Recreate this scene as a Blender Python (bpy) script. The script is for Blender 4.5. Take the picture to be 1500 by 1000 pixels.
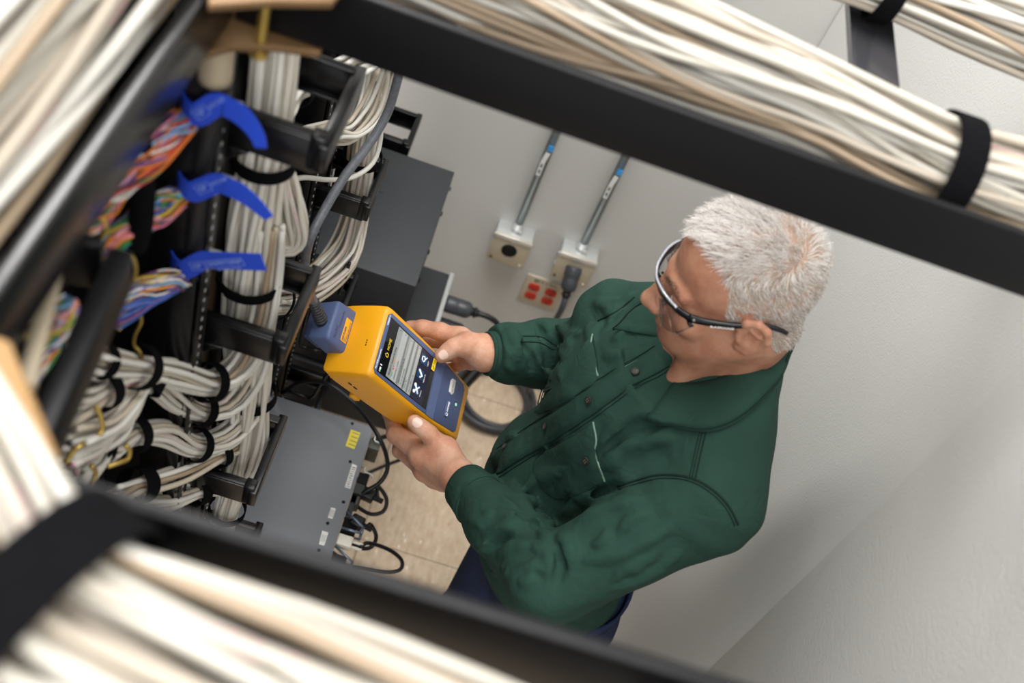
import bpy, bmesh, math, random
import numpy as np
from mathutils import Vector, Matrix
from mathutils.bvhtree import BVHTree
for _o in list(bpy.data.objects): bpy.data.objects.remove(_o)
SC = bpy.context.scene; COL = SC.collection
# ------------------------------------------------------------------ camera (world: X along the back wall, Y towards it, Z up)
FPX = 1616.0; CAMZ = 2.7
_D = np.array([140-750., 1850-500., FPX]); _D /= np.linalg.norm(_D)
_B = np.array([420., -1740., FPX]); _B -= _D*(_B@_D); _B /= np.linalg.norm(_B)
_A = np.cross(_D, _B); _A = -_A if _A[0] < 0 else _A
CO = np.array([0, 0, CAMZ])
cam = bpy.data.cameras.new('camera'); camo = bpy.data.objects.new('camera', cam); COL.objects.link(camo)
cam.sensor_width = 36.0; cam.lens = FPX/1500*36; cam.clip_start = .02; cam.clip_end = 50
# camera axes in world coordinates: right, up, back
_W = np.array([_A, _B, -_D])            # maps camera (x right, y down, z forward) to world
_R = np.array([_W[:, 0], -_W[:, 1], -_W[:, 2]]).T
M = Matrix([list(_R[i])+[CO[i]] for i in range(3)]+[[0, 0, 0, 1]])
camo.matrix_world = M
cam.dof.use_dof = True; cam.dof.focus_distance = 1.78; cam.dof.aperture_fstop = 3.4
SC.camera = camo
def ray(px, py):
    return _W @ np.array([px-750., py-500., FPX])
def P(px, py, X=None, Y=None, Z=None, t=None):
    r = ray(px, py)
    if X is not None: s = X/r[0]
    elif Y is not None: s = Y/r[1]
    elif Z is not None: s = (Z-CAMZ)/r[2]
    else: s = t/np.linalg.norm(r)
    return CO+r*s
# ------------------------------------------------------------------ world, lights, exposure
w = bpy.data.worlds.new('world'); SC.world = w; w.use_nodes = True
w.node_tree.nodes['Background'].inputs[0].default_value = (.95, .97, 1.0, 1)
w.node_tree.nodes['Background'].inputs[1].default_value = .72
def area(name, loc, target, sx, sy, power, col=(1, .98, .95)):
    l = bpy.data.lights.new(name, 'AREA'); l.shape = 'RECTANGLE'; l.size = sx; l.size_y = sy; l.energy = power; l.color = col
    o = bpy.data.objects.new(name, l); COL.objects.link(o); o.location = loc
    d = Vector(target)-Vector(loc); o.rotation_euler = d.to_track_quat('-Z', 'Y').to_euler(); return o
area('ceiling_and_fill_light', (.05, .8, 7.4), (.05, .8, 0), 3.0, 3.4, 350)
area('ceiling_and_fill_light', (-2.2, .3, 4.6), (.5, 1.2, 1.0), 2.4, 2.4, 55)  # unseen fill, added to brighten the right wall
area('ceiling_and_fill_light', (.0, -1.9, 3.9), (.35, 2.28, .7), 2.4, 1.4, 75)  # added fill from behind the camera, lifts the back wall
area('ceiling_and_fill_light', (-.75, 1.8, 3.32), (-.24, .55, 2.16), .45, .95, 26)  # added lamp, placed so the left rail top reflects it brightly
SC.view_settings.view_transform = 'Standard'; SC.view_settings.look = 'None'
SC.view_settings.gamma = 1; SC.view_settings.use_curve_mapping = False; SC.view_settings.exposure = .34
SC.cycles.use_denoising = True
SC.cycles.max_bounces = 8; SC.cycles.transparent_max_bounces = 16
# ------------------------------------------------------------------ helpers
rng = np.random.RandomState(7)
def srgb(h):
    c = [int(h[i:i+2], 16)/255 for i in (0, 2, 4)]
    return tuple(x/12.92 if x <= .04045 else ((x+.055)/1.055)**2.4 for x in c)+(1,)
def mat(name, col, rough=.5, metal=0., noise=0., nscale=8., bump=0., bscale=60., spec=.5, sss=0., trans=0., emit=None, estr=1., coat=0., alpha=1., ior=1.45, rotv=None, coord='Object'):
    m = bpy.data.materials.new(name); m.use_nodes = True; N = m.node_tree.nodes; Lk = m.node_tree.links
    b = N['Principled BSDF']; c = srgb(col) if isinstance(col, str) else tuple(col)+(1,)*(4-len(col))
    b.inputs['Base Color'].default_value = c; b.inputs['Roughness'].default_value = rough; b.inputs['Metallic'].default_value = metal
    b.inputs['Specular IOR Level'].default_value = spec; b.inputs['IOR'].default_value = ior
    if sss: b.inputs['Subsurface Weight'].default_value = sss; b.inputs['Subsurface Radius'].default_value = (.012, .005, .003); b.inputs['Subsurface Scale'].default_value = .5
    if trans: b.inputs['Transmission Weight'].default_value = trans
    if coat: b.inputs['Coat Weight'].default_value = coat
    if emit: b.inputs['Emission Color'].default_value = srgb(emit); b.inputs['Emission Strength'].default_value = estr
    b.inputs['Alpha'].default_value = alpha
    tc = N.new('ShaderNodeTexCoord')
    if noise:
        n = N.new('ShaderNodeTexNoise'); n.inputs['Scale'].default_value = nscale; n.inputs['Detail'].default_value = 5
        Lk.new(tc.outputs[coord], n.inputs['Vector'])
        mx = N.new('ShaderNodeMix'); mx.data_type = 'RGBA'; mx.inputs[6].default_value = tuple(x*(1-noise) for x in c[:3])+(1,)
        mx.inputs[7].default_value = tuple(min(1, x*(1+noise)) for x in c[:3])+(1,)
        Lk.new(n.outputs['Fac'], mx.inputs[0]); Lk.new(mx.outputs[2], b.inputs['Base Color'])
    if bump:
        n2 = N.new('ShaderNodeTexNoise'); n2.inputs['Scale'].default_value = bscale; n2.inputs['Detail'].default_value = 4
        Lk.new(tc.outputs[coord], n2.inputs['Vector'])
        bp = N.new('ShaderNodeBump'); bp.inputs['Strength'].default_value = bump; bp.inputs['Distance'].default_value = .002
        Lk.new(n2.outputs['Fac'], bp.inputs['Height']); Lk.new(bp.outputs['Normal'], b.inputs['Normal'])
    return m
class MB:
    """collects vertices, faces and uv for ONE mesh object"""
    def __init__(s): s.v = []; s.f = []; s.n = 0; s.uv = None
    def add(s, v, f):
        v = np.asarray(v, float).reshape(-1, 3); s.v.append(v); s.f += [tuple(i+s.n for i in q) for q in f]; s.n += len(v); return s
    def box(s, c, size, R=None):
        x, y, z = [a/2 for a in size]
        v = np.array([(sx*x, sy*y, sz*z) for sx in (-1, 1) for sy in (-1, 1) for sz in (-1, 1)])
        if R is not None: v = v @ np.asarray(R).T
        return s.add(v+np.asarray(c), [(0, 1, 3, 2), (4, 6, 7, 5), (0, 4, 5, 1), (2, 3, 7, 6), (0, 2, 6, 4), (1, 5, 7, 3)])
    def hull8(s, v):
        return s.add(v, [(0, 1, 3, 2), (4, 6, 7, 5), (0, 4, 5, 1), (2, 3, 7, 6), (0, 2, 6, 4), (1, 5, 7, 3)])
    def prism(s, pts, off):
        pts = np.asarray(pts, float); n = len(pts); off = np.asarray(off, float)
        f = [tuple(range(n-1, -1, -1)), tuple(range(n, 2*n))]+[(i, (i+1) % n, n+(i+1) % n, n+i) for i in range(n)]
        return s.add(np.vstack([pts, pts+off]), f)
    def tube(s, path, r, sides=8, cap=True, prof=None):
        v, f = tube_vf(path, r, sides, cap); return s.add(v, f)
    def lathe(s, prof, o, ax, sides=20):
        """prof: list of (radius, height along ax)"""
        o = np.asarray(o, float); ax = np.asarray(ax, float)/np.linalg.norm(ax); e1 = perp(ax); e2 = np.cross(ax, e1)
        a = np.arange(sides)*2*math.pi/sides; ring = np.cos(a)[:, None]*e1+np.sin(a)[:, None]*e2
        v = np.vstack([o+ax*h+ring*r for r, h in prof]); f = []
        for k in range(len(prof)-1):
            for i in range(sides):
                j = (i+1) % sides; f.append((k*sides+i, k*sides+j, (k+1)*sides+j, (k+1)*sides+i))
        f.append(tuple(range(sides-1, -1, -1))); f.append(tuple((len(prof)-1)*sides+i for i in range(sides)))
        return s.add(v, f)
    def mesh(s, name, m, smooth=False, bevel=0, seg=2):
        me = bpy.data.meshes.new(name); v = np.vstack(s.v); me.from_pydata(v.tolist(), [], s.f)
        bm = bmesh.new(); bm.from_mesh(me)
        bmesh.ops.recalc_face_normals(bm, faces=bm.faces)
        if bevel:
            es = [e for e in bm.edges if len(e.link_faces) == 2 and e.calc_face_angle(0) > .5]
            bmesh.ops.bevel(bm, geom=es, offset=bevel, segments=seg, affect='EDGES', profile=.5, clamp_overlap=True)
        bm.to_mesh(me); bm.free()
        if smooth: me.polygons.foreach_set('use_smooth', [True]*len(me.polygons))
        if bevel: sharp_by_angle(me)
        for q in (m if isinstance(m, (list, tuple)) else [m]): me.materials.append(q)
        return me
    def build(s, name, m, parent=None, smooth=False, bevel=0, seg=2):
        return link(name, s.mesh(name, m, smooth, bevel, seg), parent)
def sharp_by_angle(me):
    me.polygons.foreach_set('use_smooth', [True]*len(me.polygons))
    try: me.set_sharp_from_angle(angle=math.radians(50))
    except Exception: pass
def link(name, me, parent=None):
    o = bpy.data.objects.new(name, me); COL.objects.link(o)
    if parent is not None:
        o.parent = parent
        o.matrix_parent_inverse = parent.matrix_world.inverted() if parent.type == 'EMPTY' else Matrix()
    return o
def perp(a):
    t = np.array([0, 0, 1.]) if abs(a[2]) < .9 else np.array([1., 0, 0]); e = np.cross(a, t); return e/np.linalg.norm(e)
def tube_vf(path, r, sides=8, cap=True):
    path = np.asarray(path, float); n = len(path); r = np.broadcast_to(np.asarray(r, float), (n,))
    T = np.gradient(path, axis=0); T /= np.linalg.norm(T, axis=1)[:, None]+1e-12
    e = perp(T[0]); E1 = np.zeros_like(path)
    for i in range(n):
        e = e-T[i]*(e@T[i]); e /= np.linalg.norm(e); E1[i] = e
    E2 = np.cross(T, E1); a = np.arange(sides)*2*math.pi/sides
    v = path[:, None, :]+r[:, None, None]*(np.cos(a)[None, :, None]*E1[:, None, :]+np.sin(a)[None, :, None]*E2[:, None, :])
    f = [(k*sides+i, k*sides+(i+1) % sides, (k+1)*sides+(i+1) % sides, (k+1)*sides+i) for k in range(n-1) for i in range(sides)]
    if cap: f += [tuple(range(sides-1, -1, -1)), tuple((n-1)*sides+i for i in range(sides))]
    return v.reshape(-1, 3), f
def spline(pts, n=40):
    """Catmull-Rom through points, resampled to n points of even arc length"""
    p = np.asarray(pts, float); q = np.vstack([2*p[0]-p[1], p, 2*p[-1]-p[-2]]); out = []
    for i in range(1, len(q)-2):
        for t in np.linspace(0, 1, 14, endpoint=False):
            a, b, c, d = q[i-1], q[i], q[i+1], q[i+2]
            out.append(.5*((2*b)+(c-a)*t+(2*a-5*b+4*c-d)*t*t+(3*b-a-3*c+d)*t**3))
    out.append(p[-1]); out = np.array(out); s = np.r_[0, np.cumsum(np.linalg.norm(np.diff(out[:, :3], axis=0), axis=1))]
    u = np.linspace(0, s[-1], n); return np.array([np.interp(u, s, out[:, k]) for k in range(out.shape[1])]).T
def ribbon_vf(path, wdir, width, thick):
    """flat band of given width (along wdir) and thickness following path"""
    path = np.asarray(path, float); n = len(path); T = np.gradient(path, axis=0); T /= np.linalg.norm(T, axis=1)[:, None]+1e-12
    wd = np.broadcast_to(np.asarray(wdir, float), path.shape); wd = wd-T*(wd*T).sum(1)[:, None]; wd = wd/np.linalg.norm(wd, axis=1)[:, None]
    nn = np.cross(T, wd); width = np.broadcast_to(np.asarray(width, float), (n,))[:, None]
    v = np.stack([path-wd*width/2-nn*thick/2, path+wd*width/2-nn*thick/2, path+wd*width/2+nn*thick/2, path-wd*width/2+nn*thick/2], 1).reshape(-1, 3)
    f = [(k*4+i, k*4+(i+1) % 4, (k+1)*4+(i+1) % 4, (k+1)*4+i) for k in range(n-1) for i in range(4)]+[(3, 2, 1, 0), tuple((n-1)*4+i for i in range(4))]
    return v, f
def empty(name, loc=(0, 0, 0), label=None, cat=None, group=None):
    o = bpy.data.objects.new(name, None); COL.objects.link(o); o.location = loc; o.empty_display_size = .05
    o.matrix_world = Matrix.Translation(Vector(loc))
    tag(o, label, cat, group); return o
def tag(o, label=None, cat=None, group=None, kind=None):
    if label: o['label'] = label
    if cat: o['category'] = cat
    if group: o['group'] = group
    if kind: o['kind'] = kind
    return o
def text(body, size, o, xd, yd, m, parent, name='lettering', align='LEFT', bold=0, ext=.0003, width=None):
    cu = bpy.data.curves.new('t', 'FONT'); cu.body = body; cu.size = size; cu.align_x = align; cu.align_y = 'CENTER'; cu.offset = bold; cu.extrude = ext; cu.resolution_u = 2
    ob = bpy.data.objects.new('t', cu); COL.objects.link(ob); bpy.context.view_layer.update()
    me = bpy.data.meshes.new_from_object(ob.evaluated_get(bpy.context.evaluated_depsgraph_get()))
    bpy.data.objects.remove(ob); bpy.data.curves.remove(cu)
    xd = Vector(xd).normalized(); zd = xd.cross(Vector(yd)).normalized(); y2 = zd.cross(xd)
    sx = 1.0
    if width:
        xs = [v.co.x for v in me.vertices]; sx = width/(max(xs)-min(xs)) if xs else 1
    T = Matrix([(xd.x*sx, y2.x, zd.x, o[0]), (xd.y*sx, y2.y, zd.y, o[1]), (xd.z*sx, y2.z, zd.z, o[2]), (0, 0, 0, 1)])
    me.transform(T); me.materials.clear(); me.materials.append(m)
    return link(name, me, parent)
ALLM = {}
def MM(k): return ALLM[k]
ALLM.update(
 steel=mat('black_powder_steel', '0d0d0f', .38, 0, .15, 6, .15, 300, spec=.22),
 black=mat('matte_black', '0b0b0c', .6, 0, .15, 8, .2, 200, spec=.25),
 gloss=mat('satin_black', '0c0c0e', .27, 0, .1, 6, spec=.5),
 panel=mat('rack_panel_black', '08080a', .55, spec=.2),
 velcro=mat('hook_and_loop_black', '0d0d0f', .95, 0, .25, 90, .9, 700, spec=.06),
 zinc=mat('yellow_zinc', '8f7048', .5, .5, .35, 25, .15, 90),
 zincd=mat('shaded_zinc', '6b5236', .5, .4, .35, 25, .15, 90), shiny=mat('polished_black_rail', '0f0f11', .24, spec=.6),  # zincd: yellow zinc with the clamp's shade put into its colour
 bright=mat('polished_rung', '77777e', .2, .85, spec=.8),
 brass=mat('brass_wire', 'b59a52', .3, .85, .3, 30),
 galv=mat('galvanised', 'c6c9c8', .36, .5, .12, 30, .12, 120),
 galvd=mat('galvanised_conduit', '9aa2a2', .28, .9, .15, 30, .1, 120),
 stainl=mat('stainless_plate', 'c4bba6', .4, .3, .1, 12, .1, 200),
 screw=mat('bright_screw', 'dededb', .28, .6),
 rubber=mat('black_rubber', '141416', .45, 0, .1, 30),
 graycord=mat('dark_grey_cord', '3a3c40', .4, 0, .25, 90, .2, 200),
 white=mat('white_paper', 'e9e9e6', .6), whitepl=mat('ivory_plastic', 'e8e4d6', .4),
 server=mat('grey_painted_steel', '7f8288', .42, .25, .08, 5, .12, 900),
 servd=mat('dark_grey_steel', '36383b', .5, .2, .12, 6, .2, 500),
 yellowlab=mat('yellow_label', 'e6d44a', .55), ink=mat('black_ink', '1a1a1a', .6), inkgrey=mat('grey_ink', '6b6b66', .6),
 red=mat('red_nylon', 'c8321c', .4), hole=mat('dark_slot', '050505', .8), tan=mat('tan_pipe', 'a39680', .5, .1, .15, 10),
 blue=mat('blue_strap', '1a43c0', .55, 0, .15, 40, .4, 500), bluet=mat('strap_print', '6f86d6', .6), bluetag=mat('blue_tag', '3f9be0', .5),
)
def cable_mat(name, col, col2=None, pr=None):
    m = mat(name, col, .42, 0, 0); N = m.node_tree.nodes; Lk = m.node_tree.links; b = N['Principled BSDF']
    uv = N.new('ShaderNodeUVMap'); uv.uv_map = 'UVMap'; sp = N.new('ShaderNodeSeparateXYZ'); Lk.new(uv.outputs[0], sp.inputs[0])
    tc = N.new('ShaderNodeTexCoord'); n = N.new('ShaderNodeTexNoise'); n.inputs['Scale'].default_value = 9; Lk.new(tc.outputs['Object'], n.inputs['Vector'])
    c = srgb(col); mx = N.new('ShaderNodeMix'); mx.data_type = 'RGBA'; mx.inputs[6].default_value = tuple(x*.86 for x in c[:3])+(1,); mx.inputs[7].default_value = c
    Lk.new(n.outputs['Fac'], mx.inputs[0]); out = mx.outputs[2]
    if pr:
        # printed jacket legend: short dashes in a narrow strip along the cable
        g = N.new('ShaderNodeMath'); g.operation = 'COMPARE'; g.inputs[1].default_value = .5; g.inputs[2].default_value = .14; Lk.new(sp.outputs[1], g.inputs[0])
        wv = N.new('ShaderNodeTexNoise'); wv.noise_dimensions = '1D'; wv.inputs['Scale'].default_value = 420; Lk.new(sp.outputs[0], wv.inputs['W'])
        t1 = N.new('ShaderNodeMath'); t1.operation = 'GREATER_THAN'; t1.inputs[1].default_value = .47; Lk.new(wv.outputs['Fac'], t1.inputs[0])
        w2 = N.new('ShaderNodeTexNoise'); w2.noise_dimensions = '1D'; w2.inputs['Scale'].default_value = 11; Lk.new(sp.outputs[0], w2.inputs['W'])
        t2 = N.new('ShaderNodeMath'); t2.operation = 'GREATER_THAN'; t2.inputs[1].default_value = .48; Lk.new(w2.outputs['Fac'], t2.inputs[0])
        a = N.new('ShaderNodeMath'); a.operation = 'MULTIPLY'; Lk.new(g.outputs[0], a.inputs[0]); Lk.new(t1.outputs[0], a.inputs[1])
        a2 = N.new('ShaderNodeMath'); a2.operation = 'MULTIPLY'; Lk.new(a.outputs[0], a2.inputs[0]); Lk.new(t2.outputs[0], a2.inputs[1])
        a3 = N.new('ShaderNodeMath'); a3.operation = 'MULTIPLY'; a3.inputs[1].default_value = .7; Lk.new(a2.outputs[0], a3.inputs[0])
        m3 = N.new('ShaderNodeMix'); m3.data_type = 'RGBA'; m3.inputs[7].default_value = srgb(pr); Lk.new(out, m3.inputs[6]); Lk.new(a3.outputs[0], m3.inputs[0]); out = m3.outputs[2]
    Lk.new(out, b.inputs['Base Color']); return m
CW = [cable_mat('cable_white', 'dad7cf'), cable_mat('cable_cream', 'd2ccc0'), cable_mat('cable_beige', 'c2b7a5'),
      cable_mat('cable_tan', 'a39078'), cable_mat('cable_pink_print', 'd2ccc2', pr='d0558a'), cable_mat('cable_black_print', 'd2cec4', pr='55524c')]
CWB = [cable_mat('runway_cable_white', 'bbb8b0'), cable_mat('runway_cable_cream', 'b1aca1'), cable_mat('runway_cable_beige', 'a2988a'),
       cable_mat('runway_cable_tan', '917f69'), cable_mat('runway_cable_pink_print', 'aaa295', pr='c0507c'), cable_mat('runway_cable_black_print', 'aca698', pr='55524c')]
def cable_mesh(path, r, m, sides=7):
    path = np.asarray(path); v, f = tube_vf(path, r, sides); me = bpy.data.meshes.new('cable'); me.from_pydata(v.tolist(), [], f)
    s = np.r_[0, np.cumsum(np.linalg.norm(np.diff(path, axis=0), axis=1))]; off = rng.rand()*9
    uvl = me.uv_layers.new(name='UVMap'); n = len(path); uv = np.zeros((len(me.loops), 2), np.float32); li = np.zeros(len(me.loops), np.int32)
    me.loops.foreach_get('vertex_index', li); uv[:, 0] = off+s[li//sides]; uv[:, 1] = (li % sides)/sides
    uvl.data.foreach_set('uv', uv.ravel()); me.polygons.foreach_set('use_smooth', [True]*len(me.polygons)); me.materials.append(m); return me
def bundle(name, label, cat, path, R, n, cr, mats, wts=None, group=None, twist=.6, wander=.25, seg=30, seed=1, sides=7, flat=1.0):
    """a bundle of n separate cables; path = control points, R = bundle radius (number or one per control point)"""
    rg = np.random.RandomState(seed); path = np.asarray(path, float); R = np.broadcast_to(np.asarray(R, float), (len(path),))
    sp = spline(np.c_[path, R], seg); c = sp[:, :3]; Rr = sp[:, 3]
    T = np.gradient(c, axis=0); T /= np.linalg.norm(T, axis=1)[:, None]; e = perp(T[0]); E1 = np.zeros_like(c)
    for i in range(len(c)):
        e = e-T[i]*(e@T[i]); e /= np.linalg.norm(e); E1[i] = e
    E2 = np.cross(T, E1); root = empty(name, tuple(c[0]), label, cat, group); u = np.linspace(0, 1, len(c))
    wts = np.array(wts if wts is not None else [1]*len(mats), float); wts /= wts.sum()
    for i in range(n):
        rr = math.sqrt((i+.5)/n); a0 = i*2.39996; ph = rg.rand(4)*6.28; k = rg.rand(2)*3+1.5
        a = a0+twist*u*2+wander*np.sin(k[0]*u*3+ph[0]); q = np.clip(rr+wander*.35*np.sin(k[1]*u*3+ph[1]), 0, 1.02)
        pth = c+(Rr-cr)[:, None]*q[:, None]*(np.cos(a)[:, None]*E1+flat*np.sin(a)[:, None]*E2)
        link('cable', cable_mesh(pth, cr, mats[rg.choice(len(mats), p=wts)], sides), root)
    return root, c, T
def band(name, label, c, ax, r, width, m='velcro', cat='strap', group=None, ry=None, e1=None, thick=.0022, tail=0):
    """a hook-and-loop strap ring round centre c, axis ax"""
    c = np.asarray(c, float); ax = np.asarray(ax, float)/np.linalg.norm(ax); e1 = perp(ax) if e1 is None else np.asarray(e1, float); e1 = e1-ax*(e1@ax); e1 /= np.linalg.norm(e1); e2 = np.cross(ax, e1); r = r*1.04+.002; ry = r if ry is None else ry
    a = np.linspace(0, 2*math.pi*1.08, 30); k = 1+.03*np.linspace(0, 1, 30)
    path = c+(np.cos(a)*k*r)[:, None]*e1+(np.sin(a)*k*ry)[:, None]*e2
    mb = MB(); mb.add(*ribbon_vf(path, ax, width, thick)); o = mb.build(name, MM(m), None, True); sharp_by_angle(o.data)
    return tag(o, label, cat, group)
def joined_tube(name, label, cat, pts, r, m, n=40, sides=10, parent=None, group=None):
    mb = MB(); mb.tube(spline(pts, n), r, sides); o = mb.build(name, m, parent, True)
    return tag(o, label, cat, group) if parent is None else o
# ================================================================== the setting
XW, YW = .68, 2.285
def wallmat():
    m = mat('painted_wall', 'cdccc8', .62, 0, .03, 1.5, .35, 260); return m
WM = wallmat()
def struct(name, mb, m, parent=None, **k):
    o = mb.build(name, m, parent, **k); tag(o, kind='structure') if parent is None else None; return o
struct('wall_back', MB().box((-1.0, YW+.05, 1.7), (4.5, .1, 3.4)), WM)
wr_ = struct('wall_right', MB().box((XW+.05, .14, 1.7), (.1, 4.28, 3.4)), WM)
yl_ = P(1270, 757, X=XW)[1]
MB().box((XW-.0001, (yl_-2)/2, 1.7), (.0010, yl_+2, 3.4)).build('panel', mat('textured_wall_panel', 'cdccc8', .63, 0, .03, 1.5, .5, 220), wr_, bevel=.0006)
def floormat():
    m = mat('speckled_vinyl', 'c0a988', .42, 0, 0, spec=.4); N = m.node_tree.nodes; Lk = m.node_tree.links; b = N['Principled BSDF']; tc = N.new('ShaderNodeTexCoord')
    mp = N.new('ShaderNodeMapping'); mp.inputs['Scale'].default_value = (1.5, .55, 1); mp.inputs['Rotation'].default_value = (0, 0, .1); Lk.new(tc.outputs['Object'], mp.inputs[0])
    n1 = N.new('ShaderNodeTexNoise'); n1.inputs['Scale'].default_value = 38; n1.inputs['Detail'].default_value = 6; n1.inputs['Roughness'].default_value = .7; Lk.new(mp.outputs[0], n1.inputs['Vector'])
    r1 = N.new('ShaderNodeValToRGB'); e = r1.color_ramp.elements; e[0].position = .3; e[0].color = srgb('b29a7f'); e[1].position = .7; e[1].color = srgb('d7c4ac'); Lk.new(n1.outputs['Fac'], r1.inputs[0])
    v = N.new('ShaderNodeTexVoronoi'); v.inputs['Scale'].default_value = 30; v.inputs['Randomness'].default_value = 1; Lk.new(mp.outputs[0], v.inputs['Vector'])
    r2 = N.new('ShaderNodeValToRGB'); e = r2.color_ramp.elements; e[0].position = .06; e[0].color = (1, 1, 1, 1); e[1].position = .14; e[1].color = (0, 0, 0, 1); Lk.new(v.outputs['Distance'], r2.inputs[0])
    mx = N.new('ShaderNodeMix'); mx.data_type = 'RGBA'; mx.inputs[7].default_value = srgb('ece4d8'); Lk.new(r2.outputs[0], mx.inputs[0]); Lk.new(r1.outputs[0], mx.inputs[6])
    v2 = N.new('ShaderNodeTexVoronoi'); v2.inputs['Scale'].default_value = 21; Lk.new(mp.outputs[0], v2.inputs['Vector'])
    r3 = N.new('ShaderNodeValToRGB'); e = r3.color_ramp.elements; e[0].position = .04; e[0].color = (.8, .8, .8, 1); e[1].position = .1; e[1].color = (0, 0, 0, 1); Lk.new(v2.outputs['Distance'], r3.inputs[0])
    m2 = N.new('ShaderNodeMix'); m2.data_type = 'RGBA'; m2.inputs[7].default_value = srgb('94805f'); Lk.new(r3.outputs[0], m2.inputs[0]); Lk.new(mx.outputs[2], m2.inputs[6]); Lk.new(m2.outputs[2], b.inputs['Base Color'])
    return m
FM = floormat()
fl = struct('floor', MB().box((-1.0, .3, -.03), (4.6, 4.2, .05)), mat('floor_joint', '4b4032', .8))
for i in range(-4, 2):
    for j in range(-3, 3):
        x0, y0 = .06+.61*i, 1.574+.61*(j-1); x1, y1 = min(x0+.61, XW), min(y0+.61, YW)
        if y1 <= y0 or x1 <= x0: continue
        MB().box(((x0+x1)/2, (y0+y1)/2, -.004), (x1-x0-.0022, y1-y0-.0022, .008)).build('tile', FM, fl)
# ================================================================== cable runways (ladder racking overhead)
def runway(name, label, rails, rungs, rm='steel', um='gloss'):
    """rails, rungs: lists of (p0, p1) axis-aligned"""
    root = empty(name, rails[0][0], label, 'cable runway')
    for a, b in rails:
        a, b = np.array(a), np.array(b); mb = MB().box((a+b)/2, np.abs(b-a)); mb.build('rail', MM(rm), root, bevel=.002)
    for a, b in rungs:
        a, b = np.array(a), np.array(b); MB().box((a+b)/2, np.abs(b-a)).build('rung', MM(um), root, bevel=.002)
    return root
Z0, Z1 = 2.1, 2.165
runway('cable_runway', 'black ladder runway crossing above the head of the man', [((-.226, .800, Z0), (XW-.001, .81, Z1)), ((-.226, 1.23, Z0), (XW-.001, 1.24, Z1))],
       [((x, .811, 2.102), (x+.055, 1.229, 2.114)) for x in (-.1, .14, .362)], 'steel', 'bright')
runway('cable_runway', 'black ladder runway passing below the grey server, under the widest white bundle', [((-.226, .288, Z0), (XW-.001, .298, Z1)), ((-.226, -.04, Z0), (XW-.001, -.03, Z1))],
       [((x, -.029, 2.102), (x+.04, .287, 2.114)) for x in (-.12, .2, .52)])
runway('cable_runway', 'black ladder runway with a shiny rail top beside the coloured wires', [((-.241, -.5, Z0), (-.228, 1.22, Z1)), ((-.57, -.5, Z0), (-.557, 1.22, Z1))],
       [((-.556, y, 2.102), (-.242, y+.04, 2.114)) for y in (-.2, .16, .5, .9)], 'shiny')
# ---- cables lying on the runways
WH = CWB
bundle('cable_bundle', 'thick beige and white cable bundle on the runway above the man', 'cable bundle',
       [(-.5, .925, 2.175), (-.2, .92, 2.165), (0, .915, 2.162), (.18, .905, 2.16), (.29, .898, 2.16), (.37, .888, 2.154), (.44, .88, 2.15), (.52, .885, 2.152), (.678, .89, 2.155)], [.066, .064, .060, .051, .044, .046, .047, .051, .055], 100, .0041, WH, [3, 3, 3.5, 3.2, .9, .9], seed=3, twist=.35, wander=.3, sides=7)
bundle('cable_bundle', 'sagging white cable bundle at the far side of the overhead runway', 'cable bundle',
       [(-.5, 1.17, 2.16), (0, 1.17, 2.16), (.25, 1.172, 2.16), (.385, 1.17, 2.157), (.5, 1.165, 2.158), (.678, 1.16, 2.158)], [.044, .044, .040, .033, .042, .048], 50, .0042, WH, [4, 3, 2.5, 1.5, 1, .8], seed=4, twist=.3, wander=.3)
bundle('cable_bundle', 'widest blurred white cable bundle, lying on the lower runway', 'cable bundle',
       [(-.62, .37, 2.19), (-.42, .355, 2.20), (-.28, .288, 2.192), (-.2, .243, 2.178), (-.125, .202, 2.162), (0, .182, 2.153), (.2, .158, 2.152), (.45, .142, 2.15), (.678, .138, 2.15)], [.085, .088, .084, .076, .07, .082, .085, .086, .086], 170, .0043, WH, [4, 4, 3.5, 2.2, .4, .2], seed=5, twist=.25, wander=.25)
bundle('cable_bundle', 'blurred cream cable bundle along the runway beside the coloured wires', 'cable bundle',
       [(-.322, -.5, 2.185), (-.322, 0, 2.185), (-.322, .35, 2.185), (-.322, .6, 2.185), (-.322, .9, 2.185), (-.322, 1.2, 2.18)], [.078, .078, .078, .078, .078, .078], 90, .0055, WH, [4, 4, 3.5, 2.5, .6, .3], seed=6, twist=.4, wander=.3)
band('hook_and_loop_strap', 'black strap around the beige bundle above the head of the man', (.428, .88, 2.15), (1, .02, 0), .047, .028, thick=.003)
band('hook_and_loop_strap', 'black strap around the sagging bundle at the far side', (.385, 1.17, 2.157), (1, 0, -.05), .033, .022, thick=.003)
band('hook_and_loop_strap', 'wide blurred black strap around the white bundle near the lens', (-.125, .202, 2.162), (1, -.33, -.08), .074, .034, thick=.003)
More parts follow.
